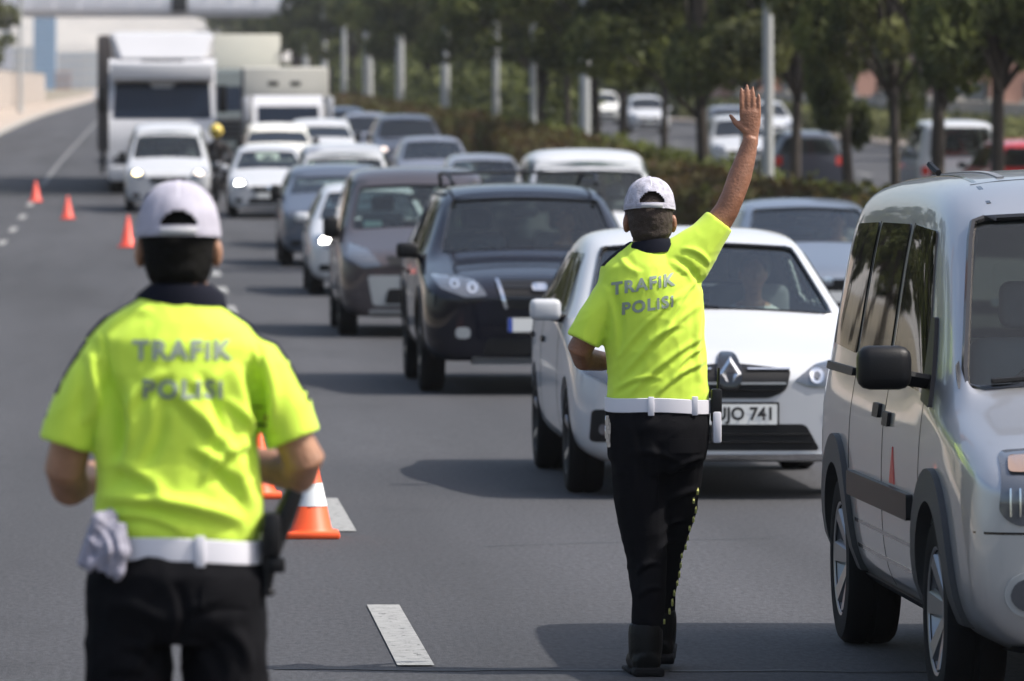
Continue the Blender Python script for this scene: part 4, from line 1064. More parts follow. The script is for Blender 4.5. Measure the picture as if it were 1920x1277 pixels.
# second officer: hand raised, walking
def q2(px, py): return ((px-1225)/521, 1.78-(py-335)/521)
def P2(px, py, y=0):
    a, b = q2(px, py); return (a, y, b)
d2 = dict(skin=SKIN, hairmat=mat('short_hair', (.035, .022, .016), rough=.8, bump=.5, bscale=300), hairlow=.085, navy=lambda x: 1.43 if x < .02 else 2,
    head=(-.012, .02, 1.640), neck=(-.016, 1.545), collar=1.525, colshear=.12,
    torso=[(.955, .016, .176, .118), (.985, .016, .184, .124), (1.079, .014, .180, .126), (1.195, .004, .182, .130), (1.31, -.004, .190, .132), (1.40, -.020, .192, .126), (1.465, -.030, .160, .105), (1.515, -.020, .10, .080), (1.545, -.016, .070, .065)],
    arms=dict(
        left=dict(p=[P2(1140, 575, .0), P2(1112, 612, .0), P2(1088, 655, .02), P2(1098, 674, .07), P2(1135, 680, .17), P2(1150, 682, .21)], r=[.042, .046, .046, .044, .036, .029],
                  hand=(P2(1150, 682, .21), (.75, .6, -.1), (-.4, .5, .75), dict(curl=.35, thumb_side=-1))),
        right=dict(p=[P2(1290, 490, .0), P2(1335, 435, .0), P2(1362, 395, .0), P2(1374, 368, .0), P2(1388, 330, .012), P2(1402, 288, .02), P2(1409, 258, .02)], r=[.056, .051, .044, .042, .043, .034, .026],
                   hand=(P2(1409, 256, .02), (-.02, .0, 1), (0, -1, .0), dict(curl=.03, spread=.006, size=.182, thumb_side=-1)))),
    sleeves=[dict(p=[P2(1152, 532), P2(1133, 570), P2(1110, 608), P2(1094, 640)], r=[(.055, .075), (.062, .078), (.065, .074), (.063, .070)]),
             dict(p=[P2(1262, 512), P2(1290, 484), P2(1325, 446), P2(1350, 414)], r=[(.105, .092), (.098, .088), (.070, .074), (.057, .064)])],
    folds=[(-.13, 1.06, .16, 1.33, .012, .009), (-.14, 1.13, .13, 1.40, .011, .007), (-.10, 1.00, .18, 1.22, .012, .010), (-.02, .99, .19, 1.13, .011, .009),
           (.02, 1.20, .17, 1.44, .010, .008), (-.05, 1.44, -.13, 1.52, .012, .006), (.06, 1.50, .17, 1.38, .012, -.010), (.09, 1.53, .20, 1.47, .010, .008),
           (.16, 1.05, .175, 1.40, .014, .010), (-.16, 1.40, -.13, 1.15, .013, -.011), (-.06, 1.16, .10, 1.26, .010, .007), (.05, 1.06, .18, 1.18, .009, .008), (-.15, 1.02, .02, 1.07, .010, .007)],
    print=[('TRAFiK', -.046, 1.400, .060, .16), ('POLiSi', -.030, 1.326, .058, .16)],
    hips=[(.985, .016, 0, .178, .115), (.95, .016, 0, .182, .122), (.88, .016, -.01, .186, .138), (.80, .018, -.01, .184, .138), (.74, .03, 0, .165, .12)],
    legs=[dict(p=[P2(1192, 800, -.0), P2(1196, 880, -.01), P2(1201, 950, -.01), P2(1211, 1050, -.01), P2(1214, 1130, -.04), P2(1211, 1182, -.05)], r=[(.095, .115), (.098, .11), (.090, .095), (.074, .078), (.062, .068), (.056, .062)]),
          dict(p=[P2(1268, 800, 0), P2(1270, 880, .03), P2(1262, 950, .07), P2(1246, 1040, .14), P2(1243, 1120, .17), P2(1245, 1165, .19)], r=[(.100, .115), (.100, .11), (.092, .095), (.074, .08), (.060, .066), (.054, .062)])],
    tfolds=[(-.10, .80, .10, .76, .012, .008), (.04, .72, .18, .78, .010, .010), (.03, .60, .17, .66, .012, .012), (.02, .50, .12, .55, .010, .010), (0, .44, .10, .47, .009, .009), (-.08, .90, -.06, .66, .012, -.006), (.0, .84, .02, .60, .014, -.012), (-.07, .36, .02, .40, .010, .008), (-.06, .28, .03, .31, .010, .008)],
    pocket=[[(.045, .80), (.165, .80), (.165, .85), (.045, .85)]],
    belt=(.966, .016, .186, .128), beltshear=-.004, loops=(-.02, .14), boots=[(P2(1208, 0)[0], -.05, 0, .05), (P2(1246, 0)[0], .20, .035, -.12, .12)],
    cap=((-.012, .015, 1.665), .090, .108, .118, .088, .018, .060, -.10, 0, .035))
ofc2, sh2, tr2, bv2, tb2 = officer('person', 'traffic officer in lime shirt raising the right hand to stop the cars, seen from behind', 1.804, 20.47, 1, d2)
# sleeve badge, side stripe, things at the belt
bm = bmesh.new()
M = Matrix.Translation(P2(1292, 447, -.045)) @ Matrix.Rotation(-.75, 4, 'Y') @ Matrix.Rotation(.85, 4, 'X')
g = bmesh.ops.create_cone(bm, cap_ends=True, segments=24, radius1=.036, radius2=.034, depth=.006)
for v in g['verts']: v.co = M @ Vector((v.co.x*1.15, v.co.y*.8, v.co.z))
sb = fromb('sleeve_badge', bm, NAVY, sh2)
bm = bmesh.new()
for q in range(6):
    a = q*PI/3; ellipsoid(bm, M @ Vector((.022*math.cos(a), .014*math.sin(a), .004)), (.005, .004, .003), 8)
fromb('badge_stitching', bm, mat('badge_thread', (.35, .38, .42), rough=.6), sb)
bm = bmesh.new()
for k in range(15):
    z = .66-.034*k
    hit = tb2.ray_cast(Vector((.5, .05+.10*min(1, k/8), z)), Vector((-1, 0, 0)))
    hit = (tb2.ray_cast(Vector((.5, d, z)), Vector((-1, 0, 0))) if (d := (.0 if z > .6 else (.05 if z > .5 else .10 if z > .4 else .13))) is not None else hit)
    if hit[0]:
        c = hit[0]; box(bm, (c.x-.006, c.y-.020, z-.009+.003*math.sin(k*2)), (c.x+.0015, c.y+.004, z+.008), .001, 1, M=Matrix.Translation(c) @ Matrix.Rotation(.5, 4, 'X') @ Matrix.Translation(-c))
fromb('side_stripe', bm, REFL, tr2)['kind'] = 'stuff'
# radio pouch at the right hip, keys at the left hip
t = empty('radio', (1.804+P2(1342, 0)[0], 20.47-.03, .86)); tag(t, 'black and white hand radio at the right hip of the officer raising a hand', 'radio')
boxo('casing', (-.020, -.022, .045), (.018, .022, .165), BLACKP, t, .008, 2); boxo('pouch', (-.016, -.026, -.03), (.016, .024, .085), BELTW, t, .008, 2)
bm = bmesh.new(); tube(bm, [(.006, 0, .16), (.008, 0, .24)], [.006, .004], 8); fromb('aerial', bm, BLACKP, t)
t = empty('key_ring', (1.804+P2(1137, 0)[0], 20.47-.06, .93)); tag(t, 'metal keys hanging at the left hip of the officer with the raised hand', 'keys')
for k in range(6):
    boxo('key', (-.010+.004*(k % 3), -.01+.004*k, -.035-.016*k), (.003+.004*(k % 3), -.007+.004*k, -.0-.012*k), CHROME, t, .001, 1)

# nearer officer
def P1(px, py, y=0): return ((px-330)/850, y, 1.78-(py-335)/850)
d1 = dict(skin=SKIN2, hairmat=HAIR, hairlow=.098, navy=lambda x: 1.18, colshear=0,
    head=(.005, .02, 1.638), neck=(.010, 1.545), collar=1.512, sm=9, fk=1.6,
    torso=[(.975, .004, .176, .120), (1.01, .004, .186, .128), (1.06, .006, .188, .130), (1.115, .004, .180, .128), (1.233, -.002, .180, .130), (1.35, .0, .198, .132), (1.42, .004, .205, .122), (1.465, .006, .165, .104), (1.50, .008, .105, .083), (1.53, .010, .072, .066)],
    arms=dict(
        left=dict(p=[P1(160, 765), P1(140, 800), P1(122, 880, .02), P1(130, 915, .08), P1(165, 905, .20), P1(195, 895, .26)], r=[.036, .044, .047, .046, .037, .029],
                  hand=(P1(195, 895, .26), (.85, .4, .0), (-.3, .6, .6), dict(curl=.35, thumb_side=-1))),
        right=dict(p=[P1(520, 765), P1(538, 800), P1(570, 862, .0), P1(562, 890, .05), P1(500, 880, .15), P1(440, 872, .22)], r=[.036, .044, .047, .045, .040, .030],
                   hand=(P1(440, 872, .22), (-.9, .3, .0), (.3, .6, .6), dict(curl=.35, thumb_side=1)))),
    sleeves=[dict(p=[P1(235, 655), P1(188, 675), P1(163, 722), P1(141, 775), P1(122, 836)], r=[(.050, .07), (.054, .076), (.058, .078), (.061, .074), (.060, .068)]),
             dict(p=[P1(440, 655), P1(490, 675), P1(511, 722), P1(532, 770), P1(552, 824)], r=[(.050, .07), (.054, .076), (.059, .078), (.063, .074), (.062, .070)])],
    folds=[(-.17, 1.38, -.13, 1.10, .020, -.016), (.155, 1.38, .165, 1.12, .018, -.018), (.185, 1.40, .20, 1.22, .014, .010), (-.19, 1.40, -.20, 1.24, .014, .010),
           (-.02, 1.33, .16, 1.10, .016, .010), (.03, 1.20, .17, 1.06, .014, .010), (-.10, 1.34, -.14, 1.12, .016, .009), (-.03, 1.30, -.08, 1.14, .014, -.007),
           (-.17, 1.08, .15, 1.03, .016, .013), (-.15, 1.16, -.02, 1.08, .016, .008), (-.16, 1.04, .02, 1.01, .010, .007), (.05, 1.36, .09, 1.18, .013, -.008), (.11, 1.30, .18, 1.15, .010, .008), (.165, 1.45, .175, 1.28, .005, -.005), (-.165, 1.45, -.175, 1.28, .005, -.005), (.06, 1.12, .16, 1.20, .012, .008), (-.12, 1.24, -.02, 1.36, .012, .006), (-.15, 1.45, -.05, 1.49, .012, .004)],
    print=[('TRAFiK', .012, 1.403, .058, 0), ('POLiSi', .014, 1.318, .056, 0)],
    hips=[(.985, .004, 0, .178, .118), (.95, .004, 0, .182, .124), (.90, .004, -.01, .194, .142), (.83, .0, -.01, .202, .148), (.78, .0, 0, .195, .13)],
    legs=[dict(p=[P1(242, 1150), P1(240, 1277), (-.108, 0, .58), (-.112, .02, .45), (-.118, -.01, .25), (-.12, -.02, .13)], r=[(.098, .118), (.100, .11), (.092, .10), (.075, .082), (.062, .070), (.058, .062)]),
          dict(p=[P1(420, 1150), P1(424, 1277), (.116, 0, .58), (.122, .02, .45), (.128, -.01, .25), (.13, -.02, .13)], r=[(.098, .118), (.098, .11), (.092, .10), (.075, .082), (.062, .070), (.058, .062)])],
    tfolds=[(-.15, .85, -.02, .80, .016, .007), (.02, .83, .17, .86, .010, .009), (.03, .78, .10, .68, .016, -.010), (-.04, .78, -.10, .68, .016, -.010), (.10, .80, .16, .70, .014, .010), (-.12, .76, -.04, .72, .012, .008), (-.16, .70, -.04, .68, .012, .006), (-.002, .90, .0, .76, .010, -.010)],
    pocket=[[(.055, .845), (.165, .84), (.165, .90), (.055, .90)]],
    belt=(.966, .004, .186, .130), beltshear=-.006, loops=(.052,), boots=[(-.12, -.02, 0, .1), (.13, -.02, 0, -.1)],
    cap=((.005, .015, 1.650), .092, .112, .122, .080, .022, .056, -.05))
ofc1, sh1, tr1, bv1, tb1 = officer('person', 'traffic officer in lime shirt standing nearest at left, back turned and both arms bent', .053, 12.55, 1, d1)
# white gloves hanging at the left hip
def local_obj(name, label, cat, base): t = empty(name, base); return tag(t, label, cat)
bm = bmesh.new(); tube(bm, [P1(222, 975, -.115), P1(212, 1020, -.135), P1(205, 1068, -.13)], [(.022, .014), (.038, .020), (.020, .012)], 14)
tube(bm, [P1(205, 985, -.10), P1(178, 1020, -.115), P1(160, 1055, -.11)], [(.018, .012), (.032, .018), (.018, .012)], 14)
tube(bm, [P1(215, 960, -.10), P1(190, 975, -.115), P1(172, 1000, -.11)], [(.016, .012), (.026, .015), (.012, .010)], 12)
for k in range(4):
    tube(bm, [P1(226-16*k, 1040, -.13), P1(222-17*k, 1066-4*k, -.135), P1(222-18*k, 1080-6*k, -.13)], [.010, .009, .006], 8)
me = skinmesh(bm, .004, 4); fold_shift(me, [(-.17, 1.03, -.14, .92, .006, -.009), (-.20, 1.0, -.18, .93, .006, .007), (-.15, 1.02, -.155, .93, .005, -.008)], .009, 28, fine=.006)
o = link('white_gloves', me, mat('glove_cloth', (.28, .27, .33), rough=.9, bump=.2, bscale=300), None, True, 0)
o.location = (.053, 12.55, 0)
tag(o, 'crumpled white gloves tucked at the left hip of the nearer officer', 'gloves')
# holster with long baton at the right hip
t = empty('baton_holster', (.053, 12.55, 0)); tag(t, 'black baton and holster hanging at the right hip of the nearer officer', 'baton')
bm = bmesh.new(); tube(bm, [P1(552, 918, -.05), P1(535, 960, -.05), P1(515, 1010, -.05), P1(502, 1060, -.05), P1(497, 1110, -.05)], [.020, .024, .022, .017, .012], 12); fromb('baton', bm, BLACKP, t)
bm = bmesh.new(); a = P1(500, 1000, -.05); box(bm, (a[0]-.012, -.085, a[2]-.05), (a[0]+.03, -.02, a[2]+.05), .012); a = P1(520, 1055, -.05); box(bm, (a[0]-.022, -.075, a[2]-.018), (a[0]+.016, -.03, a[2]+.016), .006)
fromb('holster', bm, BLACKP, t)
bm = bmesh.new(); ellipsoid(bm, P1(500, 1107, -.05), (.019, .014, .010), 12); fromb('baton_tip', bm, BLACKP, t)

# ---------------------------------------------------------------- rider among the lorries
def rider(X, Y):
    z = zr(Y)
    t = empty('motorcycle', (X, Y, z)); tag(t, 'dark motorcycle between the tall white lorry and the white car', 'motorcycle')
    for yy in (-.65, .65):
        w_ = lathe('wheel', [(.20, -.05), (.27, -.055), (.30, 0), (.27, .055), (.20, .05)], RUBBER, t, seg=24, axis='x'); w_.location = (0, yy, .30)
        lathe('rim', [(0, -.02), (.20, -.03), (.20, .03), (0, .02)], ALLOY, w_, seg=16, axis='x')
    bm = bmesh.new(); tube(bm, [(0, -.45, .78), (0, -.2, .80), (0, .15, .72), (0, .6, .78)], [(.10, .10), (.16, .14), (.14, .10), (.10, .07)], 14); tube(bm, [(0, -.15, .45), (0, .25, .45)], (.16, .16), 12)
    link('frame_and_tank', skinmesh(bm, .02, 3), BLACKG, t, True, 0)
    bm = bmesh.new(); tube(bm, [(-.33, -.38, .98), (-.12, -.45, .95), (.12, -.45, .95), (.33, -.38, .98)], .018, 8); tube(bm, [(0, -.45, .95), (0, -.65, .30)], .035, 8); fromb('handlebar_fork', bm, BLACKP, t)
    bm = bmesh.new(); ellipsoid(bm, (0, -.56, .84), (.10, .06, .10), 14); fromb('headlamp', bm, LENS, t)
    r = empty('person', (X, Y, z)); tag(r, 'motorcycle rider in dark clothes with a yellow helmet, between the lorries', 'person')
    bm = bmesh.new()
    tube(bm, [(0, .15, .80), (0, .10, 1.0), (0, .02, 1.25), (0, -.02, 1.38)], [(.18, .13), (.17, .12), (.22, .13), (.10, .09)], 18)
    for s in (-1, 1):
        tube(bm, [(s*.19, 0, 1.32), (s*.30, -.12, 1.12), (s*.31, -.36, 1.0)], [.06, .05, .04], 12)
        tube(bm, [(s*.10, .12, .84), (s*.20, -.22, .76), (s*.17, -.02, .40), (s*.17, -.1, .30)], [.09, .075, .06, .05], 12)
    tube(bm, [(0, -.02, 1.36), (0, -.03, 1.50)], .06, 10); ellipsoid(bm, (0, -.03, 1.56), (.09, .11, .12), 18)
    link('body', skinmesh(bm, .015, 3), mat('rider_cloth', (.03, .025, .025), rough=.9), r, True, 0)
    bm = bmesh.new(); ellipsoid(bm, (0, -.02, 1.60), (.155, .165, .165), 20); hm = fromb('helmet', bm, mat('helmet_yellow', (.75, .55, .05), rough=.3, coat=1), r)
    bm = bmesh.new(); ellipsoid(bm, (0, -.11, 1.585), (.12, .09, .05), 16); fromb('visor', bm, BLACKG, hm)
rider(1.43, 127.0)
driver(3.20+.37, 31.5+2.30, zr(33)-.03, 'driver in a pale shirt behind the windscreen of the white saloon', mat('pale_shirt', (.45, .47, .48), rough=.9))
driver(3.13+.37, 45.9+2.25, zr(48)+.13, 'driver in dark clothes behind the windscreen of the dark off-roader', mat('dark_shirt', (.04, .04, .05), rough=.9))
driver(2.90+.37, 60.2+1.95, zr(62)+.16, 'driver of the brown-grey people carrier in a light green shirt', mat('green_shirt', (.30, .42, .36), rough=.9))
driver(6.95+.37, 58.5+2.30, zr(61)-.03, 'driver of the steel blue saloon in the outer lane', mat('grey_shirt', (.22, .23, .25), rough=.9))

# pedestrian on the far side
def pedestrian(X, Y):
    r = empty('person', (X, Y, zr(Y))); tag(r, 'pedestrian in light blue shirt and dark trousers across the road, by the raised hand', 'person')
    bm = bmesh.new()
    tube(bm, [(0, 0, .85), (0, 0, 1.1), (0, 0, 1.38), (0, 0, 1.48)], [(.17, .12), (.16, .11), (.20, .12), (.08, .07)], 16)
    tube(bm, [(0, 0, 1.45), (0, 0, 1.56)], .055, 10); ellipsoid(bm, (0, 0, 1.62), (.08, .10, .115), 16)
    for s in (-1, 1):
        tube(bm, [(s*.19, 0, 1.38), (s*.24, .02, 1.12), (s*.22, -.08, .88)], [.055, .045, .035], 10)
        tube(bm, [(s*.09, 0, .9), (s*.10, 0, .5), (s*.10, s*.08, .05), (s*.10, s*.08-.12, .04)], [.09, .07, .05, .04], 12)
    link('body', skinmesh(bm, .014, 3), SKIN2, r, True, 0)
    bm = bmesh.new(); tube(bm, [(0, 0, .92), (0, 0, 1.1), (0, 0, 1.38), (0, 0, 1.47)], [(.20, .15), (.19, .14), (.23, .14), (.09, .08)], 16)
    for s in (-1, 1): tube(bm, [(s*.17, 0, 1.38), (s*.235, .01, 1.2)], [.075, .065], 10)
    link('shirt', skinmesh(bm, .015, 3), mat('light_blue_cloth', (.22, .36, .60), rough=.9), r, True, 0)
    bm = bmesh.new(); tube(bm, [(0, 0, .92), (0, 0, .8)], (.19, .15), 14)
    for s in (-1, 1): tube(bm, [(s*.09, 0, .85), (s*.10, 0, .5), (s*.10, s*.08, .12)], [.105, .085, .07], 12)
    link('trousers', skinmesh(bm, .015, 3), mat('dark_trouser_cloth', (.03, .04, .06), rough=.9), r, True, 0)
pedestrian(17.6, 168)
# ---------------------------------------------------------------- trees, hedge, posts, buildings
def leafmat(name, col, col2):
    m = mat(name, col, rough=.75)
    n = m.node_tree; b = n.nodes['Principled BSDF']
    oi = n.nodes.new('ShaderNodeTexCoord'); nz = n.nodes.new('ShaderNodeTexNoise'); nz.inputs['Scale'].default_value = .9; nz.inputs['Detail'].default_value = 5
    n.links.new(oi.outputs['Object'], nz.inputs['Vector'])
    cr = n.nodes.new('ShaderNodeValToRGB'); cr.color_ramp.elements[0].position = .40; cr.color_ramp.elements[1].position = .62
    cr.color_ramp.elements[0].color = (*col, 1); cr.color_ramp.elements[1].color = (*col2, 1)
    n.links.new(nz.outputs['Fac'], cr.inputs[0]); n.links.new(cr.outputs[0], b.inputs['Base Color'])
    b.inputs['Specular IOR Level'].default_value = .35
    tl = n.nodes.new('ShaderNodeBsdfTranslucent'); n.links.new(cr.outputs[0], tl.inputs[0]); mx = n.nodes.new('ShaderNodeMixShader'); mx.inputs[0].default_value = .45
    out = [q for q in n.nodes if q.type == 'OUTPUT_MATERIAL'][0]
    n.links.new(b.outputs[0], mx.inputs[1]); n.links.new(tl.outputs[0], mx.inputs[2]); n.links.new(mx.outputs[0], out.inputs[0])
    return m
BARK = mat('bark', (.045, .036, .030), rough=.95, bump=1, bscale=14, var=.3)
LEAF = leafmat('leaves_dark', (.032, .042, .017), (.15, .17, .052))
LEAF2 = leafmat('leaves_olive', (.045, .052, .022), (.19, .20, .075))
LEAF3 = leafmat('leaves_pale', (.10, .115, .055), (.20, .22, .10))
HEDGE = leafmat('hedge_leaves', (.075, .045, .020), (.085, .090, .025))
GRASSY = leafmat('bush_leaves', (.07, .085, .02), (.15, .17, .04))
def leaf_quads(centers, radii, n, size, rng, squash=.8):
    cen = np.array(centers); rad = np.array(radii); wgt = rad**2/np.sum(rad**2)
    k = rng.choice(len(cen), n, p=wgt)
    d = rng.normal(size=(n, 3)); d /= np.linalg.norm(d, axis=1)[:, None]
    rr = rad[k]*(.55+.5*rng.random(n))**.8
    p = cen[k]+d*rr[:, None]*np.array([1, 1, squash])
    u = rng.normal(size=(n, 3)); u /= np.linalg.norm(u, axis=1)[:, None]
    v = np.cross(u, rng.normal(size=(n, 3))); v /= np.linalg.norm(v, axis=1)[:, None]
    s = size*(.6+.8*rng.random(n))
    q = np.stack([p-u*s[:, None]*.5, p+v*s[:, None]*.28, p+u*s[:, None]*.5, p-v*s[:, None]*.28], 1).reshape(-1, 3)
    return q
def quads_obj(name, q, m, parent=None):
    n = len(q)//4; me = bpy.data.meshes.new(name)
    me.vertices.add(len(q)); me.vertices.foreach_set('co', q.ravel().astype(np.float32))
    me.loops.add(len(q)); me.loops.foreach_set('vertex_index', np.arange(len(q), dtype=np.int32))
    me.polygons.add(n); me.polygons.foreach_set('loop_start', np.arange(0, len(q), 4, dtype=np.int32)); me.polygons.foreach_set('loop_total', np.full(n, 4, dtype=np.int32))
    me.update(calc_edges=True); me.validate(); return link(name, me, m, parent, False)
def tree_meshes(seed, Ht, crown0, cr, tr, nleaf, leafm, size=.17, clumps=26):
    rng = np.random.default_rng(seed); rnd = random.Random(seed)
    bm = bmesh.new(); lean = rnd.uniform(-.3, .3)
    tp = [(0, 0, 0), (lean*.15, 0, crown0*.5), (lean*.5, rnd.uniform(-.1, .1), crown0), (lean, 0, Ht*.75)]
    tube(bm, tp, [tr, tr*.8, tr*.62, tr*.2], 10)
    cents, rads = [], []
    for k in range(clumps):
        a = rnd.uniform(0, 2*PI); hh = crown0+(Ht-crown0)*rnd.random()**.85; f = (hh-crown0)/(Ht-crown0)
        R_ = cr*(math.sin(PI*min(1, .18+.8*f))**.7)*rnd.uniform(.35, 1.0)
        c = (lean+R_*math.cos(a), R_*math.sin(a), hh); cents.append(c); rads.append(rnd.uniform(.5, 1.0)*cr*.30)
        if k < 12: tube(bm, [(lean*.6, 0, crown0*.8+.3*f), ((c[0]+lean)*.5, c[1]*.5, (hh+crown0)*.5), c], [tr*.35, tr*.22, tr*.08], 6)
    me = bpy.data.meshes.new('trunk'); bm.to_mesh(me); bm.free(); me.shade_smooth(); me.materials.append(BARK)
    q = leaf_quads(cents, rads, nleaf, size, rng)
    o = quads_obj('crown', q, leafm); cm = o.data; bpy.data.objects.remove(o)
    return me, cm
TV = [tree_meshes(s, Ht, c0, cr, tr, n, lm, sz, cl) for s, Ht, c0, cr, tr, n, lm, sz, cl in (
    (1, 9.5, 2.7, 2.9, .15, 17000, LEAF, .20, 40), (2, 10.5, 2.4, 3.2, .17, 19000, LEAF, .20, 44), (3, 9.0, 3.0, 2.6, .13, 14000, LEAF2, .20, 36),
    (4, 8.0, 1.6, 2.3, .22, 20000, LEAF, .18, 36), (5, 12, 3.5, 3.6, .22, 16000, LEAF3, .30, 34), (6, 11, 2.6, 3.4, .2, 13000, LEAF2, .26, 36))]
def tree(name, label, X, Y, v, s=1.0, rz=0.0, grp=None, zoff=0):
    t = empty(name, (X, Y, zr(Y)+zoff), rz=rz); t.scale = (s, s, s) if not isinstance(s, tuple) else s; tag(t, label, 'tree', grp)
    for nm, me in zip(('trunk', 'crown'), TV[v]):
        o = bpy.data.objects.new(nm, me); C.objects.link(o); o.parent = t
    return t
G1 = 'dark trees along the median'
def at(px, s): return (px-X0)/s
spec = [  # px of the trunk, Y, variant, scale, label
    (1120, 131, 0, 1.0, 'tree with a thick dark trunk directly right of the near light grey pole'),
    (1168, 127, 2, 1.0, 'slim tree second right of the near light grey pole'),
    (1322, 103, 1, .95, 'slender dark trunked tree left of the raised hand'),
    (1592, 82, 3, (.52, .55, 1.15), 'low dark tree with thick trunk above the front of the silver van'),
    (1755, 73, 1, (.72, .72, 1.15), 'tree whose trunk crosses the white van on the far carriageway'),
    (1868, 69, 0, (.75, .75, 1.12), 'tree at the right edge in front of the red car'),
    (1490, 88, 2, .9, 'olive green tree between the pale pole and the thick low tree'),
    (1010, 150, 1, 1.0, 'dark crowned tree left of the near light grey pole'),
    (935, 172, 0, 1.05, 'dark tree above the white van far up the other carriageway'),
    (880, 190, 2, 1.1, 'olive tree behind the middle light grey post'),
    (815, 212, 1, 1.05, 'bushy tree over the grass verge of the median'),
    (765, 236, 0, 1.1, 'dark tree just right of the tall pale lamp post'),
    (715, 262, 2, 1.15, 'tree whose crown hides the top of the tall pale lamp post'),
    (665, 290, 1, 1.15, 'dark tree right of the beige lorry, far along the median'),
    (620, 325, 0, 1.2, 'tree above the roof of the beige lorry'),
    (585, 360, 2, 1.3, 'tree behind the two thin pale posts'),
    (1245, 112, 2, (.7, .7, 1.0), 'thin tree between the slim tree and the slender dark trunk'),
    (1395, 97, 0, (.7, .7, 1.05), 'thin trunked tree directly behind the raised forearm'),
    (1680, 79, 2, (.7, .7, .95), 'thin tree over the rear roof of the silver van'),
    (1065, 140, 2, (.8, .8, 1.0), 'thin tree left of the near light grey pole, next to it'),
    (555, 400, 1, 1.35, 'last dark tree of the median row')]
for i, (px, Y, v, s, lab) in enumerate(spec):
    Y = Y*1.17; s = tuple(q*1.10 for q in s) if isinstance(s, tuple) else s*1.10
    tree('tree', lab, min(at(px, F/Y), 12.3), Y, v, s, rz=i*1.7, grp=G1)
# a second row, on the far pavement and verge behind
rng = random.Random(11)
for i in range(15):
    Y = 118+i*17; X = 30.5+rng.uniform(-1, 2)
    tree('roadside_tree', 'leafy roadside tree beyond the far carriageway, standing %s' % ('nearest of the row' if i == 0 else 'in the row behind the houses'), X, Y, (5, 1, 2)[i % 3], rng.uniform(.9, 1.2), rz=i*2.1, grp='trees beyond the far carriageway')
# pale trees where the road ends
for i, (px, Y, s, lab) in enumerate([(520, 470, 1.3, 'pale olive tree right above the cream lorry'), (470, 560, 1.45, 'hazy olive tree farther left above the cream lorry'), (440, 660, 1.3, 'faintest olive tree beside the footbridge'), (560, 430, 1.25, 'olive tree at the end of the median row')]):
    tree('olive_tree', lab, at(px, F/Y), Y, 4, s, rz=i, grp='pale trees at the road end')
tree('pavement_tree', 'green tree on the left pavement at the picture edge', at(-72, F/300), 300, 5, 1.0, rz=.5)
tree('pavement_tree', 'green tree on the left pavement, behind the grey post', at(-50, F/360), 360, 4, .9, rz=1.5)

def hedge(name, label, x0, x1, y0, y1, hgt, n, size, m, seed, kind='stuff'):
    r = np.random.default_rng(seed); Y = y0+(y1-y0)*r.random(n); X = x0+(x1-x0)*r.random(n)
    z = np.array([zr(a) for a in Y]); hh = hgt*(.82+.12*np.sin(Y*.7)+.10*np.sin(Y*1.9+2)+.06*r.normal(size=n))
    Z = z+.1+hh*(1-.9*r.random(n)**2.2)
    p = np.stack([X, Y, Z], 1); u = r.normal(size=(n, 3)); u /= np.linalg.norm(u, axis=1)[:, None]
    v = np.cross(u, r.normal(size=(n, 3))); v /= np.linalg.norm(v, axis=1)[:, None]; s = size*(.6+.8*r.random(n))
    q = np.stack([p-u*s[:, None]*.5, p+v*s[:, None]*.35, p+u*s[:, None]*.5, p-v*s[:, None]*.35], 1).reshape(-1, 3)
    o = quads_obj(name, q, m); return tag(o, label, 'hedge', kind=kind)
hedge('hedge', 'brown-green hedge running along the median', 8.8, 10.7, 40, 175, 1.15, 60000, .16, HEDGE, 1)
hedge('far_hedge', 'far stretch of brown hedge along the median', 8.8, 10.7, 175, 420, 1.1, 40000, .26, HEDGE, 2)
hedge('bushes', 'yellow-green low bushes behind the hedge on the median', 10.6, 12.2, 45, 330, 1.0, 40000, .18, GRASSY, 3)
hedge('understory', 'tall dark shrubs under the far median trees', 12.0, 13.6, 172, 620, 3.3, 26000, .42, LEAF, 14)
hedge('verge_bushes', 'low green bushes on the verge beyond the far carriageway', 26.5, 29, 60, 420, 1.0, 40000, .30, LEAF2, 4)

POST = mat('post_paint', (.36, .37, .37), rough=.5, var=.1)
def lamp_post(px, Y, hgt, r, lab, grp, arm=True):
    if px > 100 and px not in (690, 1440): Y *= 1.12; r *= 1.1
    elif px > 100: Y *= 1.08
    t = empty('lamp_post', (min(at(px, F/Y), 12.2), Y, zr(Y)+.1)); tag(t, lab, 'lamp post', grp)
    lathe('pole', [(r*1.6, 0), (r*1.6, .25), (r*1.1, .3), (r*.7, hgt), (0, hgt)], POST, t, seg=16)
    if arm:
        bm = bmesh.new(); tube(bm, [(0, 0, hgt-.1), (-.6, 0, hgt+.5), (-1.8, 0, hgt+.7)], [.05, .045, .04], 8); fromb('arm', bm, POST, t)
        boxo('lamp_head', (-2.4, -.15, hgt+.62), (-1.7, .15, hgt+.78), POST, t, .04)
G2 = 'pale grey posts along the median'
lamp_post(1440, 92, 9, .095, 'light grey pole immediately right of the raised hand', G2)
lamp_post(1097, 131, 9, .12, 'light grey pole above the white high-roofed van', G2)
lamp_post(930, 163, 9, .10, 'thin grey pole right of the far white van', G2)
lamp_post(835, 196, 9, .15, 'pale pole above the yellow-green bushes', G2)
lamp_post(750, 229, 9, .17, 'short looking pale pole right of the tall pale lamp post', G2)
lamp_post(690, 262, 11, .24, 'tall pale lamp post rising out of the frame above the far hedge', G2)
lamp_post(608, 320, 9, .18, 'right one of the two thin pale posts over the beige lorry', G2)
lamp_post(573, 350, 9, .20, 'left one of the two thin pale posts over the beige lorry', G2)
lamp_post(645, 290, 9, .14, 'faint pale post right of the two thin posts', G2)
lamp_post(1000, 147, 9, .08, 'thinnest grey pole left of the near light grey pole', G2)
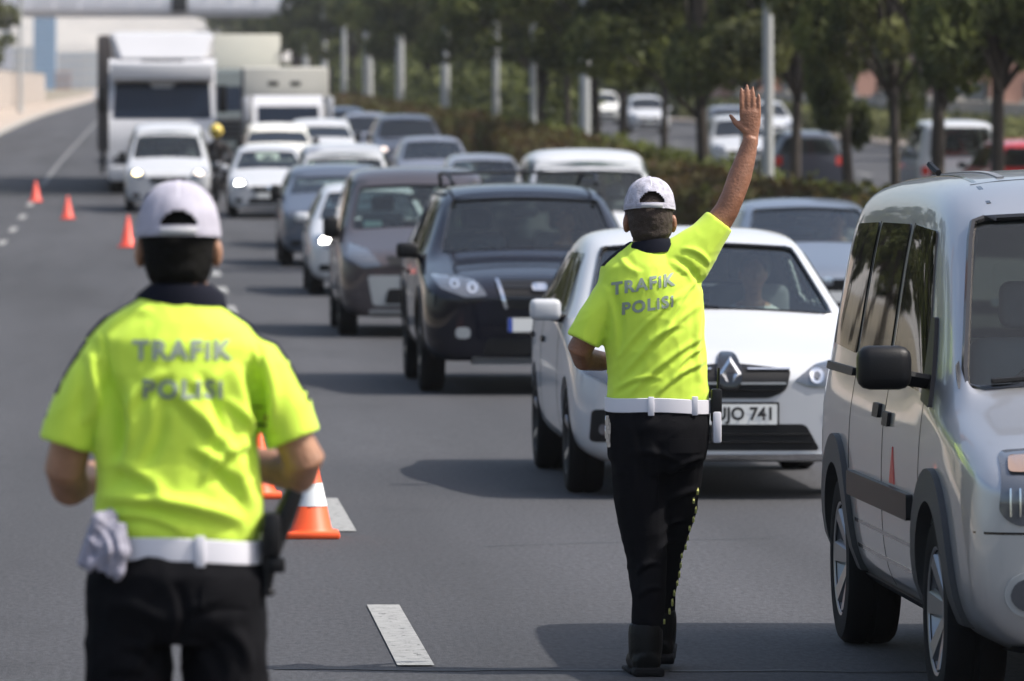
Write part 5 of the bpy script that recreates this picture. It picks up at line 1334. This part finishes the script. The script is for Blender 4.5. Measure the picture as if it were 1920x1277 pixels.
lamp_post(38, 330, 12, .12, 'grey post on the left pavement beside the green tree', None, arm=False)

for i in range(14):
    tree('street_tree', 'broad tree along the left pavement beside the road', -12.2-(i % 3)*.7, 46+i*15, (3, 1, 5)[i % 3], 1.15, rz=i*1.3, grp='trees along the left pavement')
hedge('woodland', 'dense dark wood beyond the far carriageway, up the road', 27.5, 36, 300, 1000, 12, 60000, 1.1, LEAF, 12)
# left side: wall of pale panels along the pavement
def fence_wall(name, lab, x, ya, yb, hgt, step, m, thick=.25):
    t = empty(name, (x, ya, zr(ya))); tag(t, lab, 'wall')
    Y = ya
    while Y < yb:
        z0 = zr(Y)-zr(ya); z1 = zr(min(Y+step, yb))-zr(ya)
        v = []
        for yy, zz in ((Y-ya+.06, z0), (Y-ya+step-.06, z1)):
            v += [(-thick/2, yy, zz), (thick/2, yy, zz), (thick/2, yy, zz+hgt), (-thick/2, yy, zz+hgt)]
        pyd('panel', v, [(0, 1, 2, 3), (7, 6, 5, 4), (0, 4, 5, 1), (1, 5, 6, 2), (2, 6, 7, 3), (3, 7, 4, 0)], m, t)
        boxo('post', (-thick*.7, Y-ya-.14, z0-.1), (thick*.7, Y-ya+.05, z0+hgt+.15), CONC, t, 0)
        Y += step
    return t
fence_wall('boundary_wall', 'pale panelled wall along the left pavement', -9.9, 170, 520, 2.6, 7, mat('pale_wall', (.46, .40, .36), rough=.9, var=.15, scale=.3))
fence_wall('low_wall', 'low beige wall beyond the far carriageway', 29.8, 90, 400, 1.5, 8, mat('beige_wall', (.42, .36, .30), rough=.9, var=.15, scale=.3))

def building(name, lab, X, Y, wd, dp, hgt, m, roof=None, floors=3, cols=5, zb=None):
    t = empty(name, (X, Y, zr(Y) if zb is None else zb)); tag(t, lab, 'building')
    wo = boxo('walls', (-wd/2, 0, -3), (wd/2, dp, hgt), m, t, 0)
    gm = mat('far_window', (.08, .10, .12), rough=.15)
    fh = hgt/floors; cw = wd/cols
    for i in range(floors):
        for j in range(cols):
            x = -wd/2+cw*(j+.5); z = fh*(i+.5)
            o = boxo('window', (x-cw*.26, -.06, z-fh*.22), (x+cw*.26, .08, z+fh*.26), gm, t, 0)
            boxo('sill', (x-cw*.30, -.14, z-fh*.27), (x+cw*.30, .0, z-fh*.225), CONC, o, 0)
    if roof:
        bm = bmesh.new(); v = [bm.verts.new(p) for p in ((-wd/2-.5, -.5, hgt), (wd/2+.5, -.5, hgt), (wd/2+.5, dp+.5, hgt), (-wd/2-.5, dp+.5, hgt), (-wd/2+2, dp/2, hgt+2.2), (wd/2-2, dp/2, hgt+2.2))]
        for f in ((0, 1, 5, 4), (1, 2, 5), (2, 3, 4, 5), (3, 0, 4), (3, 2, 1, 0)): bm.faces.new([v[i] for i in f])
        fromb('roof', bm, roof, t, False)
    else: boxo('parapet', (-wd/2-.2, -.2, hgt), (wd/2+.2, dp+.2, hgt+.6), m, t, 0)
PINK = mat('pink_plaster', (.46, .27, .22), rough=.9, var=.1, scale=.3); TILE = mat('roof_tiles', (.36, .13, .08), rough=.9, var=.2, scale=2)
PALE = mat('pale_plaster', (.50, .47, .42), rough=.9, var=.1, scale=.2)
building('house', 'pinkish house seen through the gap left of the raised hand', 38, 225, 14, 10, 5.6, PINK, TILE, 2, 5)
building('house', 'pale low house behind the trees, right of the pinkish house', 42, 190, 12, 10, 4.5, PALE, TILE, 1, 4)
building('house', 'pale house behind the trees near the white van', 36, 120, 16, 9, 4.5, PALE, None, 1, 5)
building('house', 'reddish house behind the trees at the light grey pole', 34, 290, 10, 10, 6, PINK, TILE, 2, 4)
hedge('shrubbery', 'dark shrubbery behind the houses beyond the far carriageway', 50, 62, 180, 700, 9, 30000, .9, LEAF, 9)
opp_spec = ((1150, 175, 17.5), )
for i, (Y, X, col, lab) in enumerate(((200, 21.8, WHITEP, 'white car on the far carriageway between the slim trunks'), (178, 18.3, GREYM, 'grey car on the far carriageway just left of the slender dark trunk'), (150, 15.6, LSILV, 'silver car on the far carriageway behind the raised forearm'), (310, 22.5, WHITEP, 'small white car up the other road, second from the far white van'))):
    car('far_side_car', lab, 'car', X, Y, col, S5, 1, group='cars on the far carriageway')
# kiosk
t = empty('kiosk', (24.0+3.2, 150, zr(150))); tag(t, 'small cream kiosk across the far carriageway', 'kiosk')
boxo('cabin', (-1.2, -1, 0), (1.2, 1, 2.3), PALE, t, .03); boxo('kiosk_roof', (-1.45, -1.3, 2.3), (1.45, 1.3, 2.5), TILE, t, .02); boxo('counter', (-1.1, -1.25, .95), (1.1, -.95, 1.02), CONC, t, .01); boxo('hatch', (-.95, -1.03, 1.1), (.95, -.96, 1.95), mat('far_window', (.08, .10, .12)), t, 0)

# overhead footbridge at the road end
Yb = 400; zB = zr(Yb)
t = empty('footbridge', (0, Yb, zB)); tag(t, 'pale concrete footbridge spanning the road at top left', 'footbridge')
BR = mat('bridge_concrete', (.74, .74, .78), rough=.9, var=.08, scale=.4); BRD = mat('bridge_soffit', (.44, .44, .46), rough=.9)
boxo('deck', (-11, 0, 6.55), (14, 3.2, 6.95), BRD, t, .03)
boxo('parapet', (-11, -.15, 6.92), (14, .0, 8.3), BR, t, .02); boxo('parapet', (-11, 3.2, 6.92), (14, 3.35, 8.3), BR, t, .02)
for i in range(14): boxo('parapet_rib', (-10.6+i*1.8, -.22, 6.95), (-10.5+i*1.8, -.152, 8.28), BR, t, 0)
for x in (-10.3, 12.5): boxo('pier', (x-.4, .9, -1), (x+.4, 2.3, 6.55), BR, t, .03)
t = empty('overhead_sign', (at(336, F/Yb), Yb-.35, zB+7.2)); tag(t, 'small dark box sign fixed on the footbridge above the tall lorry', 'sign')
boxo('sign_box', (-.55, -.12, -.35), (.55, .12, .9), BLACKP, t, .04); boxo('bracket', (-.1, .12, -.1), (.1, .2, .3), BRD, t, 0)

# distant city
TOWB = mat('blue_tower', (.14, .26, .42), rough=.5, var=.05, scale=.05)
def tower(name, lab, px, Y, wpx, ytop, m, floors=14, cols=5, wm=None):
    s = F/Y; wd = wpx/s; top_ = H-(ytop-Y0)/s; zb = zr(min(Y, 1200))
    t = empty(name, (at(px, s), Y, zb)); tag(t, lab, 'building')
    boxo('walls', (-wd/2, 0, -20), (wd/2, wd*.8, top_-zb), m, t, 0)
    hgt = top_-zb; fh = hgt/floors
    for i in range(floors): boxo('window_band', (-wd/2*.92, -.12, fh*(i+.3)), (wd/2*.92, .1, fh*(i+.68)), wm or mat('tower_window', (.30, .36, .42), rough=.3), t, 0)
tower('tower_block', 'hazy blue tower block at the far end of the road', 84, 1500, 42, 26, TOWB, 16, wm=mat('tower_blue_glass', (.20, .34, .50), rough=.3))
CITY = mat('city_plaster', (.46, .44, .42), rough=.9); CITY2 = mat('city_red', (.32, .20, .17), rough=.9)
tower('city_block', 'low reddish block beside the foot of the blue tower', 118, 1250, 30, 134, CITY2, 3)
rng = random.Random(5)
labs = ['pale hazy city block left of the blue tower', 'pale hazy city block right of the blue tower', 'pale hazy city block left of the tall lorry', 'pale hazy city block above the tall lorry', 'pale hazy city block right above the lorry cab', 'pale hazy city block over the cream lorry']
for i, px in enumerate((30, 140, 190, 260, 330, 400)):
    tower('city_block', labs[i], px, 2000+rng.uniform(-200, 300), 66, 60+rng.uniform(-10, 40), CITY, 9)
# hillside behind the town
v, f = [], []; NX, NY = 60, 14
for j in range(NY):
    for i in range(NX):
        x = -900+i*60; y = 2600+j*150
        v.append((x, y, 15+ (j/(NY-1))*250*(.85+.25*noise.noise(Vector((x*.002, y*.002, 0))))))
for j in range(NY-1):
    for i in range(NX-1): a = j*NX+i; f.append((a, a+1, a+NX+1, a+NX))
tag(pyd('hills', v, f, mat('hill_town', (.36, .33, .29), rough=1, var=.3, scale=.02), smooth=True), kind='structure')

# haze
bm = bmesh.new(); box(bm, (-650, -40, -2), (950, 5300, 290))
hm = bpy.data.materials.new('haze'); hm.use_nodes = True; n = hm.node_tree; n.nodes.clear()
o_ = n.nodes.new('ShaderNodeOutputMaterial'); pv = n.nodes.new('ShaderNodeVolumePrincipled'); pv.inputs['Color'].default_value = (.93, .94, .97, 1); pv.inputs['Density'].default_value = HAZE
pv.inputs['Anisotropy'].default_value = .3
n.links.new(pv.outputs[0], o_.inputs['Volume'])
if HAZE > 0: tag(fromb('haze', bm, hm, smooth=False), kind='stuff')
